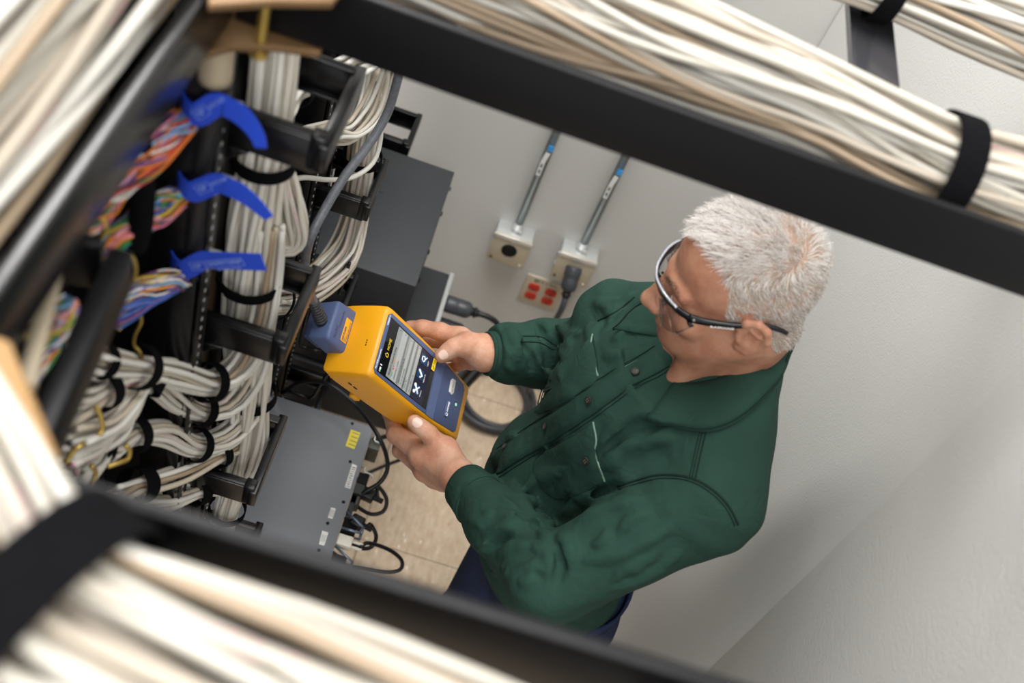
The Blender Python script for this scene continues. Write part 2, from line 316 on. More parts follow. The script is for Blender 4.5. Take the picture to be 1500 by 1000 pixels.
# ---- junction clamps
def clamp(name, label, qb, qt, bolt, cut=None):
    root = empty(name, (bolt[0], bolt[1], 2.09), label, 'clamp')
    for q, z, n in ((qb, 2.0905, 'bottom_plate'), (qt, 2.1665, 'top_plate')):
        MB().prism([(x, y, z) for x, y in q], (0, 0, .0075))  .build(n, MM('zinc' if 'lens' in label else 'zincd'), root, bevel=.0015)
    b = MB(); b.lathe([(.005, 2.08), (.005, 2.18)], (bolt[0], bolt[1], 0), (0, 0, 1), 12); b.lathe([(.009, 2.0825), (.009, 2.0895)], (bolt[0], bolt[1], 0), (0, 0, 1), 6); b.lathe([(.0085, 2.175), (.0085, 2.182)], (bolt[0], bolt[1], 0), (0, 0, 1), 6)
    b.build('bolt', MM('brass'), root); return root
qz = lambda q, z: [tuple(P(a, b, Z=z)[:2]) for a, b in q]
clamp('junction_clamp', 'yellow zinc clamp with two plates where the runways meet above the cables', qz([(292, 80), (340, 66), (400, 66), (470, 75), (477, 50), (440, 22), (390, 10), (325, 15), (300, 45)], 2.0985), qz([(305, 7), (400, 1), (488, 3), (500, -12), (490, -60), (300, -60)], 2.174), tuple(P(388, 14, Z=2.13)[:2]))
qc = [(-.205, .360), (-.150, .300), (-.150, .25), (-.30, .25), (-.30, .36)]
clamp('junction_clamp', 'blurred yellow zinc clamp beside the white bundle near the lens', qc, qc, (-.212, .325))
# blurred bracket and rod under the runway beside the coloured wires
br = empty('support_bracket', (-.22, .5, 2.03), 'blurred black steel bracket hanging under the runway before the white cables', 'bracket')
def bar(a, b, w, h, up=(0, 0, 1)):
    a, b = np.array(a, float), np.array(b, float); d = b-a; L = np.linalg.norm(d); d /= L; s = np.cross(d, up); s /= np.linalg.norm(s); u = np.cross(s, d)
    return MB().box((a+b)/2, (L, w, h), np.array([d, s, u]).T)
bar(P(178, 392, Z=2.03), P(45, 690, Z=2.03), .018, .045).build('bar', MM('steel'), br, bevel=.003)
bar(P(150, 385, Z=2.03), P(5, 365, Z=2.03), .012, .05).build('cross_bar', MM('steel'), br, bevel=.003)
bar(P(160, 400, Z=2.0), P(40, 690, Z=2.0), .012, .012).build('bottom_lip', MM('steel'), br, bevel=.002)
o = bar(P(92, 345, Z=2.06), P(38, 570, Z=2.06), .012, .012).build('threaded_rod', MM('tan'), None, bevel=.003)
tag(o, 'blurred tan rod beside the black bracket under the runway', 'rod')
# ================================================================== racks: cable managers with D-shaped rings, blank panels between them
def ring(root, y0, y1, z, x0=-.235, x1=-.137):
    h = .043; t = .010; r = empty('ring', (x0, (y0+y1)/2, z)); r.parent = root; r.matrix_parent_inverse = root.matrix_world.inverted()
    for y in (y0, y1):
        s = 1 if y == y0 else -1
        mb = MB().box(((x0+x1)/2, y, z), (x1-x0, .005, h)); mb.box(((x0+x1)/2, y+s*.006, z+h/2), (x1-x0, .012, .004)); mb.box(((x0+x1)/2, y+s*.006, z-h/2), (x1-x0, .012, .004))
        mb.prism([(x0, y-.004, z-h/2), (x0, y-.004, z-.045), (x0+.03, y-.004, z-h/2)], (0, .008, 0))
        mb.build('ring_arm', MM('gloss'), r, bevel=.0012)
    mb = MB().box((x1+.003, (y0+y1)/2, z+.004), (.013, y1-y0+.016, h*.8)); mb.box((x1-.003, y0+.004, z+.006), (.016, .018, h*1.0)); mb.box((x1+.007, (y0+y1)/2, z+.004), (.004, y1-y0+.004, h*.45))
    mb.build('ring_bar', MM('gloss'), r, bevel=.0018)
    return r
def manager(label, y0, y1, zs, rings=True):
    root = empty('cable_manager', (-.245, (y0+y1)/2, 0), label, 'cable manager')
    MB().box((-.2495, (y0+y1)/2, 1.04), (.003, y1-y0+.02, 2.08)).build('back_plate', MM('panel'), root)
    for y in (y0-.014, y1+.014):
        mb = MB().box((-.237, y, 1.04), (.022, .004, 2.08)); mb.box((-.228, y-.014, 1.04), (.003, .028, 2.08)); mb.box((-.258, y-.03, 1.04), (.05, .003, 2.08)); mb.build('upright', MM('gloss'), root, bevel=.0008)
        h = MB()
        for k in range(118): h.box((-.2262, y-.016, .12+k*.0168), (.0012, .0035, .0035))  # bright boxes imitate the glints at the upright's holes
        tag(h.build('hole_glint_row', MM('screw'), root), kind='stuff')
    for z in zs: ring(root, y0, y1, z)
    MB().box((-.25, (y0+y1)/2, .01), (.1, y1-y0+.06, .02)).build('base', MM('steel'), root)
    return root
ZR = [1.948, 1.628, 1.29, .965, .63, .3]
manager('black vertical cable manager holding the main white cable bundle', .835, .965, ZR)
manager('black vertical cable manager behind the main one, carrying the second white bundle', 1.435, 1.56, [1.67, 1.32, 1.0, .65, .3, 2.02])
manager('black vertical cable manager against the grey wall', 2.03, 2.15, [1.95, 1.62, 1.31, .98, .65])
manager('black vertical cable manager hidden under the near runway', .21, .335, [1.4, 1.0, .65, .3])
def rackbay(label, y0, y1):
    root = empty('equipment_rack', (-.33, (y0+y1)/2, 0), label, 'rack'); W = y1-y0
    for y in (y0+.012, y1-.012): MB().box((-.315, y, 1.04), (.05, .022, 2.08)).build('upright', MM('panel'), root, bevel=.001)
    z = .08
    pan = None
    while z < 2.02:
        if pan is None: pan = MB().box((-.345, (y0+y1)/2, 0), (.004, W-.02, .086)).mesh('panel', MM('panel'), bevel=.0012)
        o = link('panel', pan, root); o.location = (0, 0, z+.044); z += .0889
    MB().box((-.34, (y0+y1)/2, 2.07), (.08, W, .02)).build('top_angle', MM('steel'), root, bevel=.001)
    MB().box((-.34, (y0+y1)/2, .03), (.3, W, .05)).build('base', MM('steel'), root, bevel=.002)
rackbay('black rack bay with the multi-coloured wire bundles', .345, .832)
rackbay('black rack bay holding the grey server', .975, 1.425)
rackbay('black rack bay holding the black box by the wall', 1.57, 2.02)
rackbay('black rack bay under the widest blurred white bundle', -.28, .19)
# small black frame bars beside the server, under the tester
fr = empty('support_stand', P(455, 560, X=-.1), 'thin black metal frame standing behind the grey server', 'frame')
for q in [[(512, 385), (497, 430)], [(455, 440), (440, 500), (447, 508), (470, 515)], [(490, 530), (462, 575), (455, 583), (425, 573), (413, 575)], [(420, 500), (405, 560), (410, 578)]]:
    MB().tube(spline([P(a, b, Y=1.42) for a, b in q], 14), .0038, 6).build('bar', MM('gloss'), fr, True)
# ---- the grey server and the black boxes
sv = empty('server', (-.17, 1.18, .735), 'grey rack server with a yellow label and white labels on its top', 'server')
SZ = .757
MB().box((-.165, 1.165, SZ-.045), (.33, .47, .088)).build('chassis', MM('servd'), sv, bevel=.0015)
MB().prism([(-.33, .93, SZ-.001), (.0, .93, SZ-.001), (.0, 1.40, SZ-.001), (-.33, 1.40, SZ-.001)], (0, 0, .003)).build('lid', MM('server'), sv, bevel=.001)
def lab(name, q, m, parent, Z):
    MB().prism([P(a, b, Z=Z) for a, b in q], (0, 0, .0006)).build(name, m, parent)
ZT = SZ+.0022
o = MB().prism([P(a, b, Z=ZT) for a, b in [(514, 629), (528, 634), (519, 658), (506, 653)]], (0, 0, .0006)).build('sticker', MM('yellowlab'), sv); o['label'] = 'small yellow sticker with fine print'
for k in range(4):
    p0 = np.array(P(514.5-2.0*k+2.2, 633+5.6*k, Z=ZT+.0009)); p1 = np.array(P(525.5-2.0*k+1.0, 636.6+5.6*k, Z=ZT+.0009)); bar(p0, p1, .0016, .0003).build('print_line', MM('inkgrey'), sv)
o = MB().prism([P(a, b, Z=ZT) for a, b in [(516, 679), (523, 682), (513, 716), (505, 713)]], (0, 0, .0006)).build('sticker', MM('white'), sv); o['label'] = 'long white sticker with a line of print'
q0, q1 = P(509.5, 713, Z=ZT+.0009), P(520, 681, Z=ZT+.0009)
text('2 4 3 1 P 0 P 1 3 8', .011, q0, q1-q0, np.cross([0, 0, 1], q1-q0), MM('inkgrey'), sv, width=np.linalg.norm(q1-q0)*.9)
for q in [[(485, 743), (492, 745), (487, 760), (480, 758)], [(472, 777), (481, 780), (475, 799), (467, 797)]]:
    lab('sticker', q, MM('white'), sv, ZT); c = np.mean([P(a, b, Z=ZT+.0009) for a, b in q], 0); d = P(*q[1], Z=ZT)-P(*q[2], Z=ZT); d /= np.linalg.norm(d)
    for k in (-1, 0, 1): bar(c-d*.008+np.cross(d, [0, 0, 1])*.003*k, c+d*.008+np.cross(d, [0, 0, 1])*.003*k, .0008, .0003).build('print_line', MM('inkgrey'), sv)
for a, b in [(516, 620), (513, 676), (503, 735), (480, 766), (467, 806)]:
    c = P(a, b, Z=ZT); MB().lathe([(.0035, -.0002), (.0033, .0008), (.0012, .0006)], c, (0, 0, 1), 12).build('screw', MM('hole'), sv)
lab('vent_slot', [(404, 796), (455, 810), (454, 813), (403, 799)], mat('silver_strip', '8f97a5', .3, .5), sv, ZT)
# rear of the server: handles, power supplies, plugs
def wire_handle(q, Z): MB().tube(spline([P(a, b, Z=z) for a, b, z in q], 16), .0016, 6).build('wire_handle', MM('screw'), sv, True)
def block(name, y, z, sy, sz, sx, m, x0=.001, bev=.001): return MB().box((x0+sx/2, y, z), (sx, sy, sz)).build(name, m, sv, bevel=bev)
zb = SZ-.045
block('latch', 1.365, zb+.012, .024, .05, .024, mat('olive_latch', '4a4a40', .5)); block('latch', 1.275, zb+.012, .026, .05, .022, MM('hole'))
block('power_supply', 1.262, zb, .05, .07, .02, MM('servd')); block('power_supply', 1.205, zb, .055, .07, .012, MM('servd'))
block('latch', 1.222, zb+.02, .02, .03, .016, mat('olive_latch', '4a4a40', .5))
for y in (1.365, 1.283):
    pts = [(.002, y+.012, SZ-.002), (.008, y+.013, SZ+.004), (.010, y+.002, SZ+.003), (.026, y+.002, SZ-.001), (.03, y-.004, SZ-.004)]
    MB().tube(spline(pts, 14), .0016, 6).build('wire_handle', MM('screw'), sv, True)
for y in (1.16, 1.078):   # silver triangular brackets
    mb = MB(); pts = [(.001, y+.026), (.043, y+.003), (.043, y-.012), (.001, y-.012)]
    for (a, b) in ((0, 1), (1, 2), (2, 3)):
        p, q = pts[a], pts[b]
        for z in (SZ-.006, SZ-.03): mb.add(*tube_vf([(p[0], p[1], z), (q[0], q[1], z)], .0028, 6))
    mb.build('bracket', mat('blue_grey_bracket', '7d8da0', .35, .6), sv, True)
    block('port', y+.002, zb-.002, .03, .06, .03, MM('hole'))
for y in (1.122, 1.048):
    block('connector', y, SZ-.012, .024, .018, .03, MM('whitepl'), bev=.002)
    for dy in (-.006, .006): MB().lathe([(.0028, 0), (.0028, .022)], (.031, y+dy, SZ-.012), (1, 0, 0), 10).build('thumb_screw', MM('whitepl'), sv, True)
def cord(name, label, pts, r, m='rubber', n=48, cat='cord'): return joined_tube(name, label, cat, pts, r, MM(m), n)
def plug(name, label, p, d, up=(0, 0, 1), s=1.0, cat='plug', m='rubber'):
    d = np.array(d, float)/np.linalg.norm(d); r = empty(name, p, label, cat); sd = np.cross(d, up); sd /= np.linalg.norm(sd); u = np.cross(sd, d)
    MB().box(np.array(p)+d*.014*s, (.028*s, .026*s, .02*s), np.array([d, sd, u]).T).build('plug_body', MM(m), r, bevel=.004)
    mb = MB()
    for k in range(5): mb.lathe([(.0058*s, 0), (.0062*s, .002*s), (.0052*s, .003*s), (.0052*s, .004*s)], np.array(p)+d*(.028+.004*k)*s, d, 12)
    mb.build('strain_relief', MM(m), r, True); return r
plug('power_plug', 'black power plug on the server below the long white sticker', (.018, 1.25, SZ-.02), (1, -.15, 0))
plug('power_plug', 'black power plug on the server next to the upper silver bracket', (.014, 1.18, SZ-.018), (1, -.2, 0))
cord('power_cable', 'black cord arching from the rack over the server edge to its rear', [P(412, 577, Y=1.43), P(440, 560, Y=1.42), P(480, 562, Y=1.40), P(520, 592, Y=1.38), P(555, 640, Z=.86), P(568, 680, Z=.80), P(558, 705, Z=.77), P(535, 720, Z=.75), P(523, 730, Z=.73)], .0046)
cord('power_cable', 'black cord looping back under the plug below the long white sticker', [(.055, 1.242, SZ-.02), P(553, 712, Z=.74), P(566, 730, Z=.72), P(562, 748, Z=.7), P(545, 753, Z=.69), P(528, 745, Z=.69), P(518, 735, Z=.7)], .0042)
cord('power_cable', 'black cord looping under the upper silver bracket', [(.05, 1.172, SZ-.018), P(543, 768, Z=.73), P(551, 785, Z=.71), P(545, 800, Z=.69), P(530, 803, Z=.69), P(512, 795, Z=.7)], .0042)
cord('video_cable', 'black cord from the ivory connector sweeping over the floor tiles', [(.05, 1.122, SZ-.012), P(540, 795, Z=.73), P(570, 805, Z=.7), P(588, 820, Z=.67), P(586, 834, Z=.65), P(565, 838, Z=.64), P(525, 832, Z=.64), P(490, 828, Z=.64)], .0042)
cord('power_cable', 'thin black cord crossing under the server corner to the floor', [P(500, 715, Z=.45), P(545, 690, Z=.4), P(590, 672, Z=.38), P(640, 655, Z=.35)], .0045)
cord('power_cable', 'black cord running behind the silver latch of the server', [P(520, 660, Z=.5), P(545, 645, Z=.48), P(575, 635, Z=.46), P(610, 610, Z=.4)], .006)
# black box by the wall and the slimmer box below with two heavy plugs
bx = empty('equipment_box', (-.14, 1.8, .7), 'large plain black equipment box in the rack near the wall', 'equipment')
MB().box((-.13, 1.80, .83), (.24, .39, .34)).build('case', MM('servd'), bx, bevel=.002)
for y in (1.64, 1.73, 1.86, 1.95): MB().lathe([(.006, 0), (.005, .003)], (-.009, y, .985), (1, 0, 0), 10).build('screw', MM('black'), bx)
MB().lathe([(.006, 0), (.005, .002)], P(559, 280, Z=1.0), (0, 0, 1), 12).build('screw', MM('servd'), bx)
pw = empty('power_unit', (-.08, 1.8, .6), 'slim black power unit with a pale rear edge under the equipment box', 'equipment')
MB().box((-.09, 1.81, .565), (.30, .42, .16)).build('case', MM('servd'), pw, bevel=.002)
MB().box((.066, 1.81, .565), (.012, .43, .17)).build('rear_panel', MM('galv'), pw, bevel=.002)
def bigplug(label, p, d, s=1.0):
    r = empty('twist_lock_plug', p, label, 'plug'); d = np.array(d, float); d /= np.linalg.norm(d); p = np.array(p, float)
    MB().lathe([(.021, 0), (.023, .004), (.023, .03), (.0215, .033), (.0225, .036), (.0225, .058), (.019, .066), (.012, .072)], p, d, 24).build('plug_body', MM('graycord'), r, True)
    mb = MB()
    for a, b in ((.012, .07), (.014, .078), (.010, .085)): mb.lathe([(a, b), (a, b+.006)], p, d, 16)
    mb.build('strain_relief', MM('rubber'), r, True); return r, p+d*.09, d
for z, y, lb, dd in ((.612, 1.95, 'upper black twist plug in the power unit', 0), (.545, 1.93, 'lower black twist plug in the power unit, next to the hand on the screen', 0)):
    _, e, d = bigplug(lb, (.073, y, z), (1, .05, -.05))
    cord('power_cable', 'black cord drooping from the ' + lb.replace(' in the power unit', ''), [e-.01*d, e+d*.03, e+d*.06+np.array([0, 0, -.02]), e+d*.07+np.array([0, .0, -.09]), e+d*.05+np.array([-.02, .02, -.3])], .0075)
# ================================================================== on the back wall
def wallbox(label, cx, zc, s=.104, d=.055):
    r = empty('junction_box', (cx, YW, zc), label, 'junction box')
    MB().box((cx, YW-d/2, zc), (s, d, s)).build('box', MM('galv'), r, bevel=.002)
    MB().box((cx, YW-d-.001, zc), (s+.004, .003, s+.004)).build('cover_plate', MM('stainl'), r, bevel=.001)
    MB().box((cx, YW-d-.003, zc+s/2-.008), (s+.004, .006, .014)).build('top_lip', MM('screw'), r, bevel=.001)
    for sx, sz in ((-1, -1), (1, -1), (1, 1), (-1, 1)): MB().lathe([(.004, 0), (.003, .003)], (cx+sx*.042, YW-d-.002, zc+sz*.042), (0, -1, 0), 10).build('screw', MM('screw') if sx > 0 else MM('hole'), r)
    MB().lathe([(.016, 0), (.016, .012), (.0125, .012), (.0125, .03)], (cx, YW-.026, zc+s/2), (0, 0, 1), 16).build('connector', MM('galv'), r, True)
    MB().lathe([(.002, 0), (.0065, 0), (.006, .004)], (cx+.012, YW-.04, zc+s/2+.008), (0, -1, 0), 10).build('screw', MM('screw'), r)
    for k in (-1, 1): MB().lathe([(.0045, 0), (.004, .002)], (cx-s/2, YW-.03, zc+.02*k), (-1, 0, 0), 10).build('screw', MM('screw'), r)
    return r
b1p, b2p = P(746, 366, Y=YW-.055), P(840, 394, Y=YW-.055)
C1, C2 = (b1p[0], b1p[2]), (b2p[0], b2p[2])
r1 = wallbox('steel junction box with an empty round black outlet on the wall', *C1)
MB().lathe([(.022, 0), (.022, .003), (.0195, .004)], (C1[0], YW-.057, C1[1]), (0, -1, 0), 28).build('outlet', MM('black'), r1, True)
MB().lathe([(.0172, 0), (.016, .002)], (C1[0], YW-.0605, C1[1]), (0, -1, 0), 28).build('outlet_face', MM('hole'), r1)
for k in (-1, 1): MB().lathe([(.0045, 0), (.0035, .002)], (C1[0], YW-.057, C1[1]+.031*k), (0, -1, 0), 10).build('screw', MM('galv'), r1)
r2 = wallbox('steel junction box with a black plug in it beside the man', *C2)
_, e, d = bigplug('large grey plug hanging from the junction box beside the man', (C2[0], YW-.056, C2[1]+.01), (.05, -.62, -.78))
cord('power_cable', 'grey cord dropping from the wall plug behind the green sleeve', [e-.012*d, e+d*.03, e+np.array([.0, -.02, -.09]), e+np.array([.01, -.01, -.25]), e+np.array([.02, 0, -.44])], .0085, 'graycord')
def conduit(label, x, z0, tagpx):
    r = empty('conduit', (x, YW-.026, z0), label, 'conduit')
    MB().lathe([(.0118, z0), (.0118, 3.38)], (x, YW-.026, 0), (0, 0, 1), 20).build('pipe', MM('galvd'), r, True)
    for z in (1.5, 2.6):
        MB().box((x, YW-.012, z), (.05, .024, .016)).build('strap', MM('galv'), r, bevel=.002)
    zt = P(*tagpx, Y=YW-.04)[2]
    o = MB().add(*ribbon_vf([(x-.004, YW-.0395, zt-.05), (x-.004, YW-.04, zt), (x+.0, YW-.04, zt+.03)], (1, 0, 0), .012, .0008)).build('inspection_tag', MM('white'), r); o['label'] = 'small white tag stuck on the pipe'
    MB().box((x+.002, YW-.039, zt+.045), (.014, .002, .018)).build('blue_mark', MM('bluetag'), r)
    for k in range(2): MB().box((x-.004, YW-.0406, zt-.035+.02*k), (.005, .0004, .012)).build('print_line', MM('inkgrey'), r)
conduit('steel conduit rising from the box with the empty outlet', C1[0], C1[1]+.05, (795, 236))
conduit('steel conduit rising from the box with the plug', C2[0], C2[1]+.05, (900, 272))
pl = empty('outlet_plate', P(793, 427, Y=YW), 'stainless outlet plate with four red sockets low on the wall', 'outlet')
pc = P(793, 427, Y=YW)
MB().box((pc[0], YW-.003, pc[2]), (.116, .006, .112)).build('plate', MM('stainl'), pl, bevel=.0015)
for sx in (-1, 1):
    MB().lathe([(.004, 0), (.003, .0015)], (pc[0]+sx*.0235, YW-.006, pc[2]-.004), (0, -1, 0), 10).build('screw', MM('galv'), pl)
    for sz in (-1, 1):
        c = np.array([pc[0]+sx*.026, YW-.006, pc[2]-.004+sz*.0185]); a = np.linspace(0, 2*math.pi, 28, endpoint=False)
        pts = [(c[0]+max(-.0172, min(.0172, .0185*math.cos(t))), c[1], c[2]+max(-.0135, min(.0135, .0165*math.sin(t)))) for t in a]
        s = MB().prism(pts, (0, -.004, 0)).build('socket', MM('red'), pl, bevel=.0007)
        for dx, dz, w_, h_ in ((-.0062, .004, .0024, .0075), (.0062, .004, .0022, .006), (0, -.0065, .0048, .0048)):
            MB().box((c[0]+dx, c[1]-.0042, c[2]+dz), (w_, .0006, h_)).build('slot', MM('hole'), s)
scr = [[(-.03, .047), (-.03, .037)], [(-.034, .046), (-.026, .046), (-.02, .048), (-.019, .042), (-.026, .038), (-.033, .037)], [(-.012, .045), (-.006, .041)], [(-.006, .046), (-.012, .041)], [(.002, .044), (.006, .04)], [(.012, .047), (.02, .042), (.03, .043), (.034, .039)]]
hw = MB()
for q in scr: hw.tube(spline([(pc[0]+a, YW-.0065, pc[2]+b) for a, b in q], 10), .0009, 5)
o = hw.build('handwriting', MM('ink'), pl); o['label'] = 'handwritten black marks along the top of the plate'
# coil of cord on the floor
cc = P(722, 588, Z=0); pts = []
for k in range(120):
    t = k/119*2*math.pi*3.6; R_ = .115+.012*math.sin(t*.37)+.006*(k/119); pts.append((cc[0]+R_*math.cos(t+2)+.006*math.sin(t*.5), cc[1]+R_*math.sin(t+2), .012+.012*(k/119)*2.2))
mb = MB(); mb.tube(pts, .0088, 10); tag(mb.build('coiled_cable', MM('graycord'), None, True), 'coil of thick grey cord lying on the floor tiles', 'cord')
# ================================================================== white cable bundles on the racks
WR = [CW[0], CW[1], CW[2], CW[4], CW[5], CW[3]]; WW = [4, 3.5, 1.6, .9, .5, .35]
def pth(q, **k):
    """control points (px, py[, plane value]) unprojected on a plane of constant X or Y"""
    key = list(k)[0]; dv = k[key]; return [P(a[0], a[1], **{key: (a[2] if len(a) > 2 else dv)}) for a in q]
BC = []
def proj(p):
    q = _W.T @ (np.asarray(p)-CO); return np.array([750+FPX*q[0]/q[2], 500+FPX*q[1]/q[2]])
def bn(label, q, R, n, seed, cr=.0036, group=None, **k):
    r_ = bundle('cable_bundle', label, 'cable bundle', pth(q, **k), R, n, cr, WR, WW, group, seed=seed, seg=34); BC.append((r_[1], r_[2])); return r_
bn('main white cable bundle running straight down through the black rings', [(405, 5), (402, 60), (395, 150), (386, 230), (374, 320), (366, 410), (360, 500), (362, 580), (356, 650), (338, 725), (318, 800)], [.027, .026, .027, .029, .032, .033, .032, .029, .026, .022, .02], 30, 11, cr=.0041, Y=.905)
bn('uppermost white branch leaving the main bundle under its second ring', [(395, 330, .90), (392, 400, .90), (384, 462, .885), (365, 515, .87), (340, 545, .85), (308, 560, .82), (258, 548, .77), (208, 538, .72), (165, 532, .68), (120, 522, .64)], [.022, .022, .022, .023, .022, .018, .021, .017, .02, .024], 13, 12, Y=.9)
bn('white branch dipping in a wave beneath the uppermost branch', [(378, 380, .91), (384, 470, .91), (374, 540, .90), (345, 585, .875), (318, 600, .85), (292, 600, .83), (255, 582, .79), (230, 562, .76), (208, 562, .73), (185, 590, .69), (150, 625, .64), (95, 645, .58)], [.02, .021, .022, .022, .018, .016, .02, .019, .016, .022, .026, .028], 13, 13, Y=.9)
bn('white branch curving down and left below the wavy one', [(376, 470, .92), (380, 545, .92), (366, 600, .91), (330, 640, .87), (284, 652, .82), (240, 632, .77), (196, 636, .72), (160, 656, .68), (138, 655, .66), (100, 690, .61)], [.02, .022, .023, .022, .017, .02, .016, .02, .016, .024], 13, 14, Y=.9)
bn('white branch forking low towards the blurred clamp', [(368, 540, .93), (366, 610, .92), (350, 645, .90), (322, 664, .86), (272, 690, .80), (225, 705, .75), (195, 712, .72), (165, 728, .68)], [.015, .016, .017, .014, .018, .018, .015, .02], 8, 15, Y=.9)
bn('lowest white branch swinging over the bottom ring', [(377, 560, .93), (378, 640, .93), (358, 690, .91), (325, 708, .87), (292, 716, .84), (245, 735, .79), (190, 745, .73)], [.018, .02, .022, .02, .016, .02, .022], 11, 16, Y=.9)
bn('short white bundle splitting to a strap beside the brass hook', [(240, 548, .75), (215, 552, .73), (180, 558, .69), (150, 572, .66), (120, 590, .62), (85, 605, .58)], [.014, .015, .016, .014, .017, .02], 8, 17, Y=.9)
bn('tangle of white cables behind the blurred bracket', [(212, 560, .735), (190, 600, .70), (160, 630, .66), (120, 650, .61), (80, 655, .57)], [.012, .018, .022, .024, .022], 9, 18, Y=.9)
bn('loose white cables curving down to the zinc clamp', [(170, 640, .68), (150, 665, .655), (130, 690, .63), (110, 705, .61), (85, 705, .59)], [.008, .014, .016, .016, .014], 8, 19, Y=.9)
bn('looped white slack beside the second ring of the main bundle', [(398, 180, .95), (408, 240, .955), (424, 292, .96), (436, 335, .965), (432, 358, .965), (418, 363, .96), (404, 352, .955), (396, 330, .95)], [.016, .017, .02, .018, .013, .013, .015, .014], 10, 20, Y=.95)
bn('vertical cream bundle at the second manager behind the grey cord', [(548, 70, 1.5), (544, 130, 1.5), (534, 200, 1.5), (527, 260, 1.5), (519, 320, 1.5), (502, 372, 1.46), (465, 412, 1.36), (425, 430, 1.24), (390, 436, 1.14)], [.03, .03, .028, .028, .032, .04, .038, .033, .03], 26, 21, Y=1.5)
bn('white fan of cables sweeping under the top ring', [(556, 84, 1.42), (548, 120, 1.42), (534, 160, 1.40), (510, 192, 1.36), (480, 196, 1.3), (448, 205, 1.2), (415, 222, 1.1)], [.034, .034, .032, .024, .022, .02, .018], 17, 22, Y=1.4)
bn('white bundle crossing level behind the top ring, held by a strap', [(545, 84, 1.3), (520, 98, 1.25), (480, 116, 1.17), (440, 128, 1.09), (420, 146, 1.04), (405, 170, 1.0)], [.024, .022, .02, .016, .019, .018], 12, 23, Y=1.1)
def single(label, q, r, m, n=50, name='cable', **k): return joined_tube(name, label, 'cable', pth(q, **k), r, m, n)
single('single white cable drooping in front of the second bundle', [(551, 100, 1.42), (557, 150, 1.42), (557, 205, 1.42), (545, 240, 1.4), (515, 260, 1.36), (480, 263, 1.3), (445, 260, 1.22), (415, 267, 1.15), (385, 280, 1.1)], .0042, CW[0], Y=1.4)
MOD_S = None
# ---- straps on them
def vs(label, px, py, ax2, r, w, ry=None, Y=None):
    # the strap goes round whichever bundle passes there
    best = None
    for cl_, tl_ in BC:
        for k in range(len(cl_)):
            e = np.linalg.norm(proj(cl_[k])-(px, py))+abs(cl_[k][1]-Y)*60
            if best is None or e < best[0]: best = (e, cl_[k], tl_[k])
    band('hook_and_loop_strap', label, best[1], best[2], r, w, ry=ry)
vs('black strap around the uppermost white branch near the main bundle', 306, 562, (10, 3), .0215, .017, Y=.82)
vs('black strap gathering the uppermost white branch by the brass wire', 207, 540, (10, 2), .0215, .017, Y=.72)
vs('black strap at the low point of the wavy white branch', 291, 602, (10, 2), .019, .016, Y=.83)
vs('small black strap on the wavy branch under the brass wire', 209, 562, (8, -3), .0185, .015, Y=.73)
vs('black strap on the short white bundle above the brass hook', 151, 572, (10, -5), .018, .018, Y=.66)
vs('black strap on the curving branch under the wavy one', 283, 651, (10, 2), .02, .017, Y=.82)
vs('black strap on the curving branch nearer the blurred clamp', 196, 636, (10, -3), .0195, .017, Y=.72)
vs('black strap at the end of the curving branch', 139, 654, (10, -4), .019, .017, Y=.66)
vs('black strap on the low forking branch beside the main bundle', 322, 664, (10, -5), .017, .014, Y=.86)
vs('wide black strap at the low fork near the blurred runway', 202, 712, (10, -3), .02, .026, Y=.72)
vs('black strap on the lowest white branch over the bottom ring', 292, 716, (10, -3), .0195, .017, Y=.84)
vs('black strap on the main bundle at its low end, over the server', 333, 742, (-6, 10), .025, .016, Y=.905)
vs('black strap on the main bundle just above the third ring', 362, 579, (0, 10), .031, .016, Y=.905)
vs('thin black strap on the main bundle level with the printed blue strap', 368, 394, (-1, 10), .036, .014, Y=.905)
vs('black strap on the main bundle under the top ring', 385, 237, (0, 10), .0315, .016, Y=.905)
vs('black strap on the level bundle behind the top ring', 434, 129, (10, -3), .0185, .016, Y=1.08)
vs('black strap on the cream bundle at the second manager', 530, 226, (-1, 10), .031, .014, Y=1.5)
vs('thin black strap where the cream bundle turns in behind the main one', 398, 433, (10, 2), .034, .01, Y=1.16)
# ---- vertical hose and blue straps
single('black vertical hose held by the blue straps', [(322, 95), (312, 150), (301, 220), (292, 290), (285, 365)], .0135, MM('rubber'), 30, 'hose', Y=.80)
o = joined_tube('pipe', 'short tan pipe above the black hose under the clamp', 'pipe', pth([(319, 60), (315, 116)], Y=.795), .0155, MM('tan'), 6, 20)
